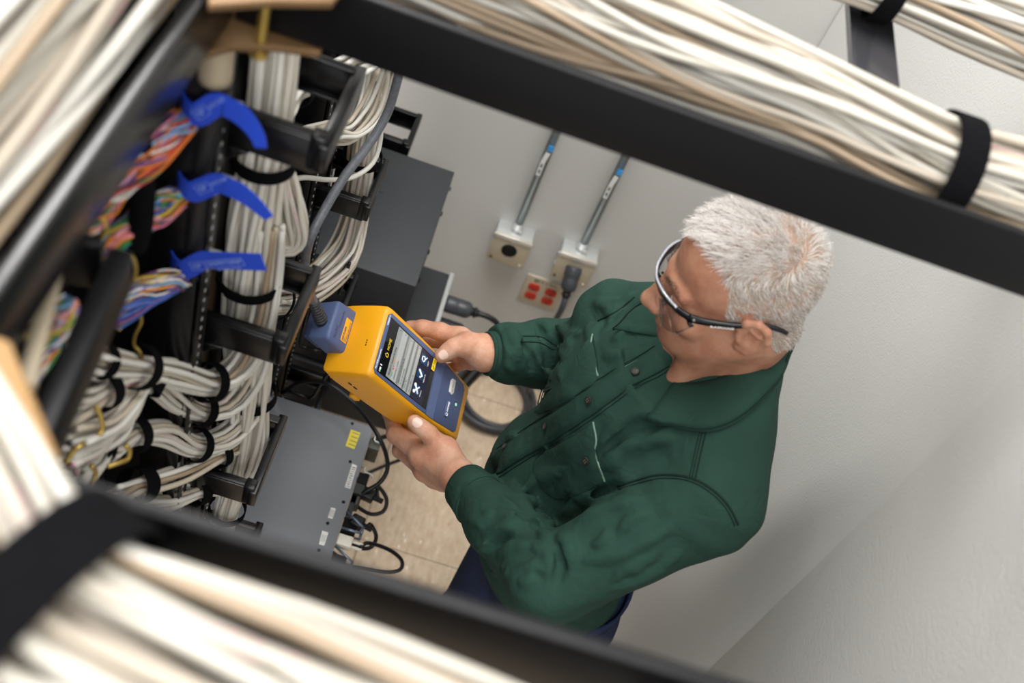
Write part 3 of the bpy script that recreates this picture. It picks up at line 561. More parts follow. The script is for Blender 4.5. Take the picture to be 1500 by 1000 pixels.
# straps
def bstrap(label, lo, tail, flat=False):
    root = empty('cable_strap', P(*lo, Y=.80), label, 'strap', None)
    c = P(*lo, Y=.80); R_ = .0215; h = .023; a = np.radians(np.linspace(50, 268, 12))
    ringp = np.stack([c[0]+R_*np.cos(a), c[1]+R_*np.sin(a), np.full(12, c[2])], 1)
    path = spline(np.vstack([ringp, pth(tail, Y=.80-R_)]), 60); n = 60; u = np.arange(n)
    wd = np.ones(n) if flat else np.where(u > 46, 1-.5*(u-46)/13., 1.0)
    mb = MB(); mb.add(*ribbon_vf(path, (0, 0, 1.), h*wd, .0017)); o = mb.build('band', MM('blue'), root, True); sharp_by_angle(o.data)
    return root, path
def strap_print(root, tp, i0, i1, full):
    p0, p1 = tp[i0], tp[i1]; xd = (p1-p0)/np.linalg.norm(p1-p0); nrm = np.cross(xd, [0, 0, 1.]); nrm /= np.linalg.norm(nrm); 
    if nrm[1] > 0: nrm = -nrm
    up = np.cross(nrm, xd); up = up if up[2] > 0 else -up; o = p0+nrm*.0016
    def fr(x0, x1, y0, y1, t=.0005):
        for a, b in (((x0, y0), (x1, y0)), ((x0, y1), (x1, y1)), ((x0, y0), (x0, y1)), ((x1, y0), (x1, y1))):
            A, B = o+xd*a[0]+up*a[1], o+xd*b[0]+up*b[1]
            if np.linalg.norm(A-B) < 1e-6: continue
            bar(A, B, .0006, .0006, nrm).build('print_line', MM('bluet'), root)
    fr(.0, .017, -.0045, .0065)
    text('GP', .0085, o+xd*.0025+up*.001, xd, up, MM('bluet'), root, bold=.0002)
    if full:
        fr(.019, .063, -.004, .0065); text('SAFETGRIP', .0075, o+xd*.0215+up*.0018, xd, up, MM('bluet'), root, bold=.0002, width=.04); text('818.882.8181', .0036, o+xd*.0285-up*.0068, xd, up, MM('bluet'), root, width=.028)
    else:
        text('SAFETGRIP', .006, o+xd*.0185+up*.001, xd, up, MM('bluet'), root, width=.022)
r_, tp = bstrap('topmost blue strap, its free tail bending down over the ring', (302, 150), [(318, 152), (335, 158), (352, 168), (367, 184), (378, 202), (382, 216)])
strap_print(r_, tp, 28, 34, False)
r_, tp = bstrap('middle blue strap with a tapering tail hanging over the white cables', (294, 262), [(318, 268), (335, 274), (350, 281), (368, 294), (383, 308), (394, 319)])
strap_print(r_, tp, 30, 37, False)
r_, tp = bstrap('lowest blue strap with its printed tail held out straight', (281, 376), [(298, 381), (315, 381.5), (335, 382), (360, 383), (386, 384)], True)
strap_print(r_, tp, 31, 52, True)
for lb, q in (('small bright clip above the topmost blue strap', (345, 153)), ('small bright clip above the middle blue strap', (333, 262)), ('small bright clip above the lowest blue strap', (316, 371))):
    c = P(*q, Y=.80); tag(MB().box(c, (.014, .006, .007)).build('clip', MM('screw'), None, bevel=.001), lb, 'clip')
# ---- multi-coloured wire bundles
WCOL = ['2f5fae', 'd9762a', '3f8a4a', '7b5132', '6f7378', 'e6e2dc', 'b8323a', 'd9b83a', '6c4a8c', 'd77f9a', '7fb2d8', '2a2a2c', 'd9a0b8', 'e08a2c', '5c6fb8', 'cfcac2']
WMAT = [mat('wire_colour', c, .4) for c in WCOL]
def wires(label, q, R, n, seed, Y, favor=None):
    wt = np.ones(len(WMAT)); 
    for i in (favor or []): wt[i] += 2
    bundle('wire_bundle', label, 'wire bundle', pth(q, Y=Y), R, n, .0013, WMAT, wt, seed=seed, sides=5, seg=26, twist=1.2, wander=.4)
wires('multi-coloured wire bundle running from the topmost blue strap to the runway', [(296, 152, .845), (276, 172, .80), (240, 205, .75), (212, 232, .72), (175, 262, .69), (148, 290, .66), (125, 315, .63), (105, 338, .60)], [.012, .014, .0175, .018, .017, .018, .018, .016], 120, 31, .7, [1, 5, 8])
wires('multi-coloured wire bundle leaving the middle blue strap', [(288, 264, .845), (266, 284, .80), (230, 308, .75), (195, 330, .71), (170, 348, .69), (155, 372, .67)], [.011, .013, .0165, .014, .013, .015], 110, 32, .7, [6, 7, 2])
wires('orange-edged wire bundle below the lowest blue strap', [(292, 390, .845), (270, 407, .80), (240, 416, .75), (210, 428, .73), (186, 447, .71), (160, 470, .69)], [.01, .013, .0155, .0175, .017, .014], 110, 33, .7, [13, 7, 0])
wires('blurred multi-coloured wire bundle between the tan rod and the bracket', [(100, 440, .58), (85, 470, .56), (68, 500, .54), (50, 535, .52), (30, 570, .5)], [.011, .014, .013, .012, .01], 80, 34, .55, [2, 7])
wires('blurred pink and orange wire bundle at the frame edge beside the tan rod', [(60, 405, .55), (42, 430, .53), (25, 455, .51), (8, 490, .49)], [.011, .014, .014, .012], 80, 35, .5, [9, 13, 6])
# black loops and brass hooks among them
def loop(label, q, w, Y, m='velcro'):
    p = spline(pth(q, Y=Y), 34); mb = MB(); mb.add(*ribbon_vf(p, (0, .8, .6), w, .005)); o = mb.build('hook_and_loop_strap', MM(m), None, True); sharp_by_angle(o.data); tag(o, label, 'strap')
joined_tube('hose', 'black sleeve hanging in a curve between the coloured wire bundles', 'hose', pth([(203, 205, .72), (207, 240, .715), (209, 290, .71), (205, 335, .705), (196, 362, .70)], Y=.7), .0115, MM('velcro'), 34, 12)
vs('black strap gripping the coloured wires beside the hanging sleeve', 177, 344, (10, -7), .0165, .017, Y=.69)
def hook(label, q, Y, r=.0022): joined_tube('brass_hook', label, 'hook', pth(q, Y=Y), r, MM('brass'), 36, 8)
hook('brass wire hook bent over the straps of the white cables', [(141, 594, .62), (148, 612, .615), (150, 628, .61), (142, 640, .60), (122, 650, .58), (108, 660, .57), (96, 678, .56)], .6, .0028)
hook('brass wire hook curling beneath the curving branch', [(158, 683, .62), (175, 677, .63), (187, 672, .64), (190, 660, .645), (184, 652, .645)], .62, .0028)
hook('short brass hook beside the zinc clamp', [(128, 716, .6), (136, 704, .6), (140, 692, .605), (134, 682, .60)], .6, .0028)
hook('thin brass wire bent above the uppermost white branch', [(203, 455, .72), (207, 470, .72), (198, 490, .72), (197, 505, .72), (206, 517, .72), (208, 530, .72)], .72)
hook('brass wire hook holding the coloured wires by the runway', [(138, 315, .63), (150, 322, .63), (155, 335, .63), (148, 347, .63)], .63, .003)
hook('brass wire arch beside the blurred bracket', [(175, 368, .66), (192, 374, .66), (199, 392, .66), (196, 412, .66)], .66, .002)
hook('pale brass hook above the level white bundle behind the top ring', [(428, 118, 1.05), (434, 110, 1.06), (442, 118, 1.07), (440, 130, 1.07)], 1.05, .0025)
hook('pale brass hook under the level white bundle behind the top ring', [(420, 155, 1.05), (432, 155, 1.06), (439, 148, 1.07), (436, 141, 1.07)], 1.05, .003)
hook('blurred brass hook behind the tan rod', [(30, 490, .5), (55, 488, .52), (66, 475, .53), (66, 455, .53)], .5, .0035)
# ================================================================== handheld cable tester
DC = np.array([.0554, 1.198, 1.219]); DX = np.array([-.0479, .9607, .2734]); DY = np.array([-.6457, -.2386, .7253])
DX /= np.linalg.norm(DX); DY -= DX*(DX@DY); DY /= np.linalg.norm(DY); DN = np.cross(DX, DY)
def Dv(u, v, n=0.): return DC+DX*u+DY*v+DN*n
dev = empty('cable_tester', Dv(0, 0, -.04), 'yellow and blue handheld cable tester held in both hands of the man', 'tester')
ORG = mat('yellow_orange_plastic', 'f0a818', .38, 0, .03, 20, .05, 900, coat=.1); NAVY = mat('blue_grey_plastic', '55648c', .42, 0, .04, 15, .05, 900); NAVYD = mat('blue_grey_plastic_dark', '39456a', .5)
SCR = mat('screen_black', '15161a', .08, spec=.6); 
def lit(n, c, e=.55): return mat(n, c, .25, emit=c, estr=e)
SG = lit('screen_grey', '9a9e9d', .12); SG2 = lit('screen_grey_light', 'b4b7b6', .12); SG3 = lit('screen_grey_dark', '7d8281', .1); SB = lit('icon_blue', '2b6a9a', .3); SW = lit('icon_white', 'e6e8ea', .35); SY = lit('screen_yellow', 'e6c52a', .4); SNV = lit('screen_navy', '2a2a3c', .15); SGR = lit('screen_green', '2fa04a', .4); SR = lit('screen_red', 'd02a35', .4); SO = lit('screen_orange', 'e88a1a', .4)
# body: lofted rounded shell, narrower towards the bottom, sloping end towards the module
def section(v, w, n0, n1, r=.012, k=4):
    pts = []
    for cx, cy, a0 in ((w-r, n1-r, 0), (-w+r, n1-r, 90), (-w+r, n0+r, 180), (w-r, n0+r, 270)):
        for i in range(k+1):
            a = math.radians(a0+90*i/k); pts.append((cx+r*math.cos(a), cy+r*math.sin(a)))
    return [Dv(x, v, y) for x, y in pts]
secs = [(-.146, .046, -.058, -.010, .006), (-.144, .0525, -.062, -.004, .007), (-.137, .0555, -.066, -.0005, .007), (-.10, .0585, -.074, 0, .0075), (-.06, .0615, -.078, 0, .0075), (0, .063, -.082, 0, .0075), (.08, .065, -.085, 0, .0075), (.128, .0655, -.087, 0, .0075), (.1385, .0645, -.0875, -.001, .008), (.1425, .0637, -.088, -.008, .009), (.147, .0628, -.089, -.024, .010), (.1505, .062, -.0895, -.042, .010), (.153, .0612, -.090, -.058, .009), (.154, .059, -.089, -.066, .008), (.1545, .056, -.087, -.070, .006)]
rings = [section(*s) for s in secs]; m_ = len(rings[0]); mb = MB(); f = []
for k in range(len(rings)-1): f += [(k*m_+i, k*m_+(i+1) % m_, (k+1)*m_+(i+1) % m_, (k+1)*m_+i) for i in range(m_)]
f += [tuple(range(m_-1, -1, -1)), tuple((len(rings)-1)*m_+i for i in range(m_))]
mb.add(np.vstack(rings), f); mb.build('body_shell', ORG, dev, True)
def plate(name, uv, n0, n1, m, parent=dev, bevel=0):
    return MB().prism([Dv(a, b, n0) for a, b in uv], DN*(n1-n0)).build(name, m, parent, bevel=bevel)
fp = plate('face_plate', [(-.0495, .1372), (-.0565, .131), (-.0555, .0), (-.0525, -.06), (-.0455, -.121), (-.0395, -.127), (.0395, -.124), (.0475, -.1165), (.0545, -.06), (.0555, 0), (.0545, .131), (.0485, .138)], -.001, .0012, NAVY, bevel=.0006)
plate('seam_groove', [(-.0635, .1335), (.0635, .1335), (.0635, .1345), (-.0635, .1345)], -.086, -.0845, ORG)
sc_ = plate('screen', [(-.0515, .1295), (-.0475, -.0235), (.0455, -.0195), (.0475, .1305)], .001, .0018, SCR, bevel=.0003); sc_['label'] = 'black glass screen showing a menu'
N1 = .002
def scr(name, uv, m, n=N1): return plate(name, uv, n, n+.00012, m, sc_)
def rect(u0, u1, v0, v1): return [(u0, v1), (u0, v0), (u1, v0), (u1, v1)]
scr('menu_panel', rect(-.0478, .0438, .031, .1055), SG)
for k, (v0, v1) in enumerate(((.078, .092), (.060, .0665), (.047, .053), (.034, .0395))): scr('menu_row', rect(-.047, .043, v0, v1), SG2, N1+.0002)
for v in (.076, .058, .045): scr('row_shadow', rect(-.047, .043, v-.0035, v), SG3, N1+.0002)
scr('icon_strip', rect(-.0478, .0438, -.008, .0295), SNV)
INK = lit('screen_ink', '2a2c2c', .02)
def dt(body, u, v, size, m, n=N1+.0004, width=None, align='LEFT', parent=sc_, bold=0, xd=DX, yd=DY): return text(body, size, Dv(u, v, n), xd, yd, m, parent, bold=bold, ext=.00005, width=width, align=align)
dt('HOME', -.007, .1172, .009, SY, width=.020)
hm = MB(); c = Dv(-.0155, .1175, N1+.0003)
for q in ([(-.004, -.001), (0, .0035), (.004, -.001)], [(-.003, -.001), (-.003, -.004), (.003, -.004), (.003, -.001)]): hm.tube([c+DX*a+DY*b for a, b in q], .0005, 5)
hm.build('home_mark', SY, sc_)
bt = scr('battery_mark', rect(-.049, -.041, .1215, .1255), SW); scr('battery_level', rect(-.0485, -.0455, .122, .125), SGR, N1+.0003); scr('power_mark', rect(-.038, -.036, .121, .126), SW)
dt('PROJECT: Airport Building', -.044, .099, .0058, INK, width=.052); dt('96%', -.043, .0915, .0055, SGR, width=.009); dt('4', -.025, .0915, .0055, SR); dt('2', -.0125, .0915, .0055, SO)
scr('status_dot', rect(-.029, -.0265, .0902, .0928), SR, N1+.0004); scr('status_dot', rect(-.0165, -.014, .0902, .0928), SO, N1+.0004); dt('OPERATOR: J. SMITH', -.044, .0835, .0046, INK, width=.034); dt('Copper: CAT 6A U/UTP Class EA', -.044, .0705, .0046, INK, width=.046); dt('TIA Cat 6A Channel', -.044, .0632, .0044, INK, width=.03); dt('NEXT ID: A', -.044, .0555, .0042, INK, width=.016); dt('PLAN: 001', -.044, .0505, .0042, INK, width=.016); dt('Next ID: OFFICE 1-24', -.044, .0365, .0044, INK, width=.032)
for v in (.099, .083, .063, .0365): dt('>', .038, v, .006, INK)
for k, (u, nm) in enumerate(((-.0285, 'TOOLS'), (.0005, 'RESULTS'), (.0285, 'TEST'))):
    ic = scr('menu_icon', rect(u-.0085, u+.0085, .0085, .0265), SB); mb = MB(); c = Dv(u, .0175, N1+.0006)
    if k == 1: qs, rr = [[(-.006, 0), (-.002, -.006), (.006, .006)]], .0017
    elif k == 0: qs, rr = [[(-.006, .006), (.006, -.006)], [(.006, .006), (-.006, -.006)]], .0016
    else: qs, rr = [[(-.005+.0*0, .001), (-.003, .006), (.003, .006), (.005, .001), (.002, -.002), (-.003, -.002), (-.005, .001)], [(.0, -.002), (.006, -.007)]], .0011
    for q in qs: mb.tube([c+DX*a+DY*b for a, b in q], rr, 6)
    mb.build('icon_mark', SW, ic, True)
    if k == 0:
        mb = MB()
        for a, b in ((-.006, .006), (.006, .006)): mb.lathe([(.0032, 0), (.0032, .0006)], Dv(u+a, .0175+b, N1+.0004), DN, 12)
        mb.build('icon_mark', SW, ic)
    dt(nm, u-.002, .0035, .0045, SW, align='CENTER', width=.004+.0016*len(nm))
ts = scr('soft_key', rect(.0235, .0455, -.0185, -.0085), SY, N1+.0002); dt('TEST', .034, -.0135, .006, INK, n=N1+.0006); mb = MB(); mb.tube([Dv(.0255, -.013, N1+.0006), Dv(.0275, -.016, N1+.0006), Dv(.0315, -.010, N1+.0006)], .0006, 5); mb.build('check_mark', INK, ts)
dt('FLUKE', -.049, .1338, .0052, SW, n=.0014, parent=fp, width=.0155, bold=.0001); dt('networks', -.0325, .1335, .0048, SW, n=.0014, parent=fp, width=.019, bold=.0001); dt('VERSIV 2', .0305, .1342, .005, SW, n=.0014, parent=fp, width=.019, bold=.0001)
plate('lower_facet', [(-.0545, -.028), (-.0535, -.05), (.0535, -.046), (.0545, -.025)], .0011, .0015, mat('blue_grey_facet', '62719a', .4), fp)
WB = mat('key_white', 'ecebe6', .35)
kb = plate('test_key', [(.0125, -.0755), (.0105, -.085), (.0165, -.0895), (.0405, -.087), (.0395, -.0765), (.0345, -.073)], .001, .0042, WB, bevel=.0012)
dt('TEST', .0215, -.0815, .0055, mat('key_grey', '8d8d8a', .5), n=.0044, parent=kb, width=.014); mb = MB(); mb.tube([Dv(.0155, -.081, .0044), Dv(.0172, -.0838, .0044), Dv(.0202, -.079, .0044)], .0005, 5); mb.build('check_mark', mat('key_grey', '8d8d8a', .5), kb)
hb = plate('home_key', [(-.0325, -.0785), (-.0325, -.0885), (-.0035, -.0895), (-.0015, -.082), (-.006, -.0775)], .001, .0032, NAVY, bevel=.0008)
dt('HOME', -.0225, -.0835, .0065, SW, n=.0034, parent=hb, width=.0185, bold=.0002); mb = MB(); mb.tube([Dv(-.0305, -.084, .0034), Dv(-.0275, -.0805, .0034), Dv(-.0245, -.084, .0034)], .0005, 5); mb.tube([Dv(-.0297, -.084, .0034), Dv(-.0297, -.0868, .0034), Dv(-.0253, -.0868, .0034), Dv(-.0253, -.084, .0034)], .0005, 5); mb.build('home_mark', SW, hb)
MB().lathe([(.0052, 0), (.0052, .0006), (.0046, .0008)], Dv(.003, -.107, .001), DN, 24).build('power_key', mat('rim_dark', '27304a', .4), fp)
MB().lathe([(.0034, 0), (.0032, .0014), (.001, .0018)], Dv(.002, -.1065, .0014), DN, 20).build('power_light', lit('mint_light', '9fd6c4', .35), fp, True)
ends = MB()
for k in (-1, 0, 1): ends.lathe([(.0012, 0), (.0012, .0004)], Dv(-.0075+.0045*k, .1466, -.0215), DY*.95+DN*.25, 8)
ends.build('speaker_hole', MM('hole'), dev)
plate('speaker_ring', rect(-.016, .001, .1, .1), 0, 0.0001, ORG) if False else None
for v in (.115, .100): MB().box(Dv(-.0652, v, -.058), (.002, .009, .0022), np.array([DX, DY, DN]).T).build('vent_slot', MM('hole'), dev)
MB().box(Dv(-.06, .06, -.088), (.012, .02, .012), np.array([DX, DY, DN]).T).build('stand_foot', ORG, dev, bevel=.003)
# the plug-in adapter module
md = empty('adapter_module', Dv(.01, .18, -.08), 'blue grey plug-in adapter on the end of the tester', 'adapter')
v8 = []
for u in (0, 1):
    for v in (0, 1):
        for n in (0, 1):
            uu = (-.030, .052)[u]; vv = (.145, .204)[v]; nn = (-.098, -.056)[n]
            if v: uu = (-.0268, .045)[u]
            if v and n: vv -= .004
            if not n: uu *= .92
            v8.append(Dv(uu, vv, nn))
MB().hull8(v8).build('module_body', NAVY, md, bevel=.0065, seg=3)
v8 = [Dv(u, v, n) for u in (-.022, .028) for v in (.16, .203) for n in (-.108, -.09)]
MB().hull8(v8).build('latch_block', NAVYD, md, bevel=.003)
lb = MB().prism([Dv(a, b, -.0562) for a, b in rect(-.0135, .0285, .1555, .171)], DN*.0007).build('module_label', mat('orange_label', 'f5b21c', .5), md, bevel=.0004); lb['label'] = 'orange label with blue print'
BI = mat('label_blue_ink', '3a4a80', .5)
dt('DSX-PLA804', -.0115, .1665, .0052, BI, n=-.0553, parent=md, width=.024, bold=.0002); dt('CAT 8', -.0115, .1622, .003, BI, n=-.0553, parent=md, width=.007); dt('PERMANENT LINK ADAPTER', -.0115, .1582, .003, BI, n=-.0553, parent=md, width=.036)
dt('FLUKE', -.018, .1855, .0085, NAVYD, n=-.0558, parent=md, width=.022, bold=.0001); dt('networks', .004, .181, .0085, NAVYD, n=-.0558, parent=md, width=.03)
# its lead
e0 = Dv(.004, .200, -.078); ax = (P(452, 425, t=1.74)-e0); ax /= np.linalg.norm(ax)
ld = empty('tester_lead', e0, 'dark grey braided lead hanging from the runway into the tester adapter', 'cable')
pr_ = []
for k in range(8): pr_ += [(.0112-.0003*k, .0068*k), (.0112-.0003*k, .0068*k+.0042), (.0074, .0068*k+.0044), (.0074, .0068*k+.0068)]
pe = e0+ax*.052
MB().lathe([(.0105, -.004), (.0105, .008)]+[(r, h+.008) for r, h in pr_], e0, ax, 20).build('strain_relief', MM('graycord'), ld, True)
lp = [e0+ax*.05, P(449, 412, t=1.72), P(447, 385, t=1.72), P(455, 348, Y=1.16), P(475, 308, Y=1.2), P(505, 258, Y=1.25), P(540, 212, Y=1.30), P(566, 168, Y=1.33), P(580, 125, Y=1.34), P(590, 80, Y=1.34), P(592, 40, Y=1.33)]
sp = spline(lp, 70); m_ = mat('braided_lead', '63666c', .35, 0, .45, 160, .3, 300)
MB().tube(sp, .0072, 12).build('lead_jacket', m_, ld, True)
# ================================================================== the man: smooth implicit surfaces meshed as one continuous figure
class Grid:
    def __init__(s, lo, hi, h):
        s.lo = np.array(lo, float); s.h = h; s.n = np.ceil((np.array(hi)-s.lo)/h).astype(int)+1; s.F = np.full(s.n, .5, np.float32)
        s.ax = [s.lo[k]+h*np.arange(s.n[k]) for k in range(3)]
    def sub(s, lo, hi):
        a = np.clip(np.floor((np.array(lo)-s.lo)/s.h).astype(int), 0, s.n); b = np.clip(np.ceil((np.array(hi)-s.lo)/s.h).astype(int)+1, 0, s.n)
        if np.any(b <= a): return None, None
        sl = tuple(slice(i, j) for i, j in zip(a, b)); g = np.meshgrid(*[s.ax[k][sl[k]] for k in range(3)], indexing='ij'); return sl, np.stack(g, -1)
    def op(s, fn, lo, hi, k, mode='u'):
        m = k+.012; sl, p = s.sub(np.array(lo)-m, np.array(hi)+m)
        if sl is None: return
        d = fn(p).astype(np.float32); f = s.F[sl]
        if mode == 'u':
            h = np.maximum(k-np.abs(f-d), 0)/max(k, 1e-6); s.F[sl] = np.minimum(f, d)-h*h*k*.25
        elif mode == 's':
            d = -d; h = np.maximum(k-np.abs(f-d), 0)/max(k, 1e-6); s.F[sl] = np.maximum(f, d)+h*h*k*.25
    def cone(s, a, b, ra, rb, k=.02, mode='u'):
        a, b = np.array(a, float), np.array(b, float); r = max(ra, rb); ab = b-a; L = ab@ab+1e-12
        def fn(p):
            t = np.clip(((p-a)@ab)/L, 0, 1); return np.linalg.norm(p-a-t[..., None]*ab, axis=-1)-(ra+(rb-ra)*t)
        s.op(fn, np.minimum(a, b)-r, np.maximum(a, b)+r, k, mode)
    def chain(s, pts, rs, k=.02, mode='u'):
        for i in range(len(pts)-1): s.cone(pts[i], pts[i+1], rs[i], rs[i+1], k, mode)
    def ell(s, c, r, R=None, k=.02, mode='u'):
        c = np.array(c, float); r = np.array(r, float); R = np.eye(3) if R is None else np.array(R, float); m = max(r)
        def fn(p):
            q = (p-c) @ R.T; k0 = np.linalg.norm(q/r, axis=-1); k1 = np.linalg.norm(q/(r*r), axis=-1)+1e-9; return k0*(k0-1)/k1
        s.op(fn, c-m, c+m, k, mode)
    def mesh(s, smooth=1):
        F = s.F; S = F < 0; nx, ny, nz = [q-1 for q in F.shape]
        cnt = np.zeros((nx, ny, nz), np.int8)
        for i in (0, 1):
            for j in (0, 1):
                for k in (0, 1): cnt += S[i:i+nx, j:j+ny, k:k+nz]
        act = (cnt > 0) & (cnt < 8); idx = np.full(act.shape, -1, np.int64); ijk = np.argwhere(act); idx[act] = np.arange(len(ijk))
        acc = np.zeros((len(ijk), 3)); num = np.zeros(len(ijk)); co = [(0, 0, 0), (1, 0, 0), (0, 1, 0), (1, 1, 0), (0, 0, 1), (1, 0, 1), (0, 1, 1), (1, 1, 1)]
        val = [F[ijk[:, 0]+c[0], ijk[:, 1]+c[1], ijk[:, 2]+c[2]] for c in co]
        for a in range(8):
            for b in range(a+1, 8):
                if sum(abs(x-y) for x, y in zip(co[a], co[b])) != 1: continue
                va, vb = val[a], val[b]; m = (va < 0) != (vb < 0); t = np.where(m, va/(va-vb+1e-20), 0)
                for q in range(3): acc[:, q] += np.where(m, co[a][q]+t*(co[b][q]-co[a][q]), 0)
                num += m
        v = s.lo+s.h*(ijk+acc/num[:, None]); faces = []
        for ax in range(3):
            u, w_ = (ax+1) % 3, (ax+2) % 3
            sl0 = [slice(1, -1)]*3; sl0[ax] = slice(0, -1); sl1 = [slice(1, -1)]*3; sl1[ax] = slice(1, None)
            A, Bq = S[tuple(sl0)], S[tuple(sl1)]
            for flip, M_ in ((0, A & ~Bq), (1, ~A & Bq)):
                e = np.argwhere(M_); off = np.ones(3, int); off[ax] = 0; e = e+off
                if not len(e): continue
                du = np.zeros(3, int); du[u] = 1; dw = np.zeros(3, int); dw[w_] = 1
                q = [idx[tuple((e-x).T)] for x in (du+dw, dw, du*0, du)]
                q = np.stack(q, 1); faces.append(q[:, ::-1] if flip else q)
        f = np.vstack(faces); f = f[(f >= 0).all(1)]
        # light Laplacian smoothing over face edges
        e = np.vstack([f[:, [0, 1]], f[:, [1, 2]], f[:, [2, 3]], f[:, [3, 0]]])
        for _ in range(smooth):
            sm = np.zeros_like(v); ct = np.zeros(len(v))
            for c in range(3): sm[:, c] = np.bincount(e[:, 0], v[e[:, 1], c], len(v))+np.bincount(e[:, 1], v[e[:, 0], c], len(v))
            ct = np.bincount(e[:, 0], minlength=len(v))+np.bincount(e[:, 1], minlength=len(v)); v = v+.5*(sm/np.maximum(ct, 1)[:, None]-v)
        return v, f
def fast_mesh(name, v, f, m):
    me = bpy.data.meshes.new(name); me.vertices.add(len(v)); me.vertices.foreach_set('co', np.asarray(v, np.float32).ravel())
    n = f.shape[1]; me.loops.add(f.size); me.loops.foreach_set('vertex_index', f.ravel().astype(np.int32)); me.polygons.add(len(f))
    me.polygons.foreach_set('loop_start', np.arange(0, f.size, n, dtype=np.int32)); me.polygons.foreach_set('loop_total', np.full(len(f), n, np.int32))
    me.update(calc_edges=True); me.validate(); me.polygons.foreach_set('use_smooth', [True]*len(me.polygons))
    for q in (m if isinstance(m, list) else [m]): me.materials.append(q)
    return me
nrm = lambda a: np.array(a, float)/np.linalg.norm(a)
# body frame
TF = nrm((-.907, -.42, 0)); TL = nrm((.42, -.907, 0)); TC = np.array([.395, 1.085, 0])
def T(s, d, z): return TC+TL*s+TF*d+np.array([0, 0, z])
RT = np.array([TL, TF, [0, 0, 1]])
LSH, RSH = T(.182, -.003, 1.505), T(-.182, .004, 1.448)
LEL, LWR = P(806, 850, t=1.62), P(676, 703, t=1.83)
REL, RWR = P(858, 518, t=2.04), P(712, 517, t=1.945)
# head frame
yaw, pit, rol, HS = .03, .29, .03, 1.02; HO = np.array([.400, 1.078, 1.755])
_f = np.array([-math.cos(yaw)*math.cos(pit), -math.sin(yaw)*math.cos(pit), -math.sin(pit)]); _l = np.array([math.sin(yaw), -math.cos(yaw), 0]); _u = np.cross(_f*-1, _l)*-1
_u = np.cross(_l, _f); _u = _u if _u[2] > 0 else -_u
HL, HU = _l*math.cos(rol)+_u*math.sin(rol), _u*math.cos(rol)-_l*math.sin(rol); HF = _f; RH = np.array([HL, HF, HU])
def H(x, y, z): return HO+HS*(HL*x+HF*y+HU*z)
def skinmat(name, c1, c2, c3):
    m = mat(name, c1, .48, 0, 0, bump=.35, bscale=420, sss=.12, spec=.45); N = m.node_tree.nodes; Lk = m.node_tree.links; tc = N.new('ShaderNodeTexCoord')
    n = N.new('ShaderNodeTexNoise'); n.inputs['Scale'].default_value = 26; n.inputs['Detail'].default_value = 6; n.inputs['Roughness'].default_value = .65; Lk.new(tc.outputs['Object'], n.inputs['Vector'])
    r = N.new('ShaderNodeValToRGB'); e = r.color_ramp.elements; e[0].position = .32; e[0].color = srgb(c2); e[1].position = .68; e[1].color = srgb(c3); x = r.color_ramp.elements.new(.5); x.color = srgb(c1)
    Lk.new(n.outputs['Fac'], r.inputs[0]); Lk.new(r.outputs[0], N['Principled BSDF'].inputs['Base Color']); return m
SKIN = skinmat('skin', 'c8957a', 'ba7d65', 'd2a68e')
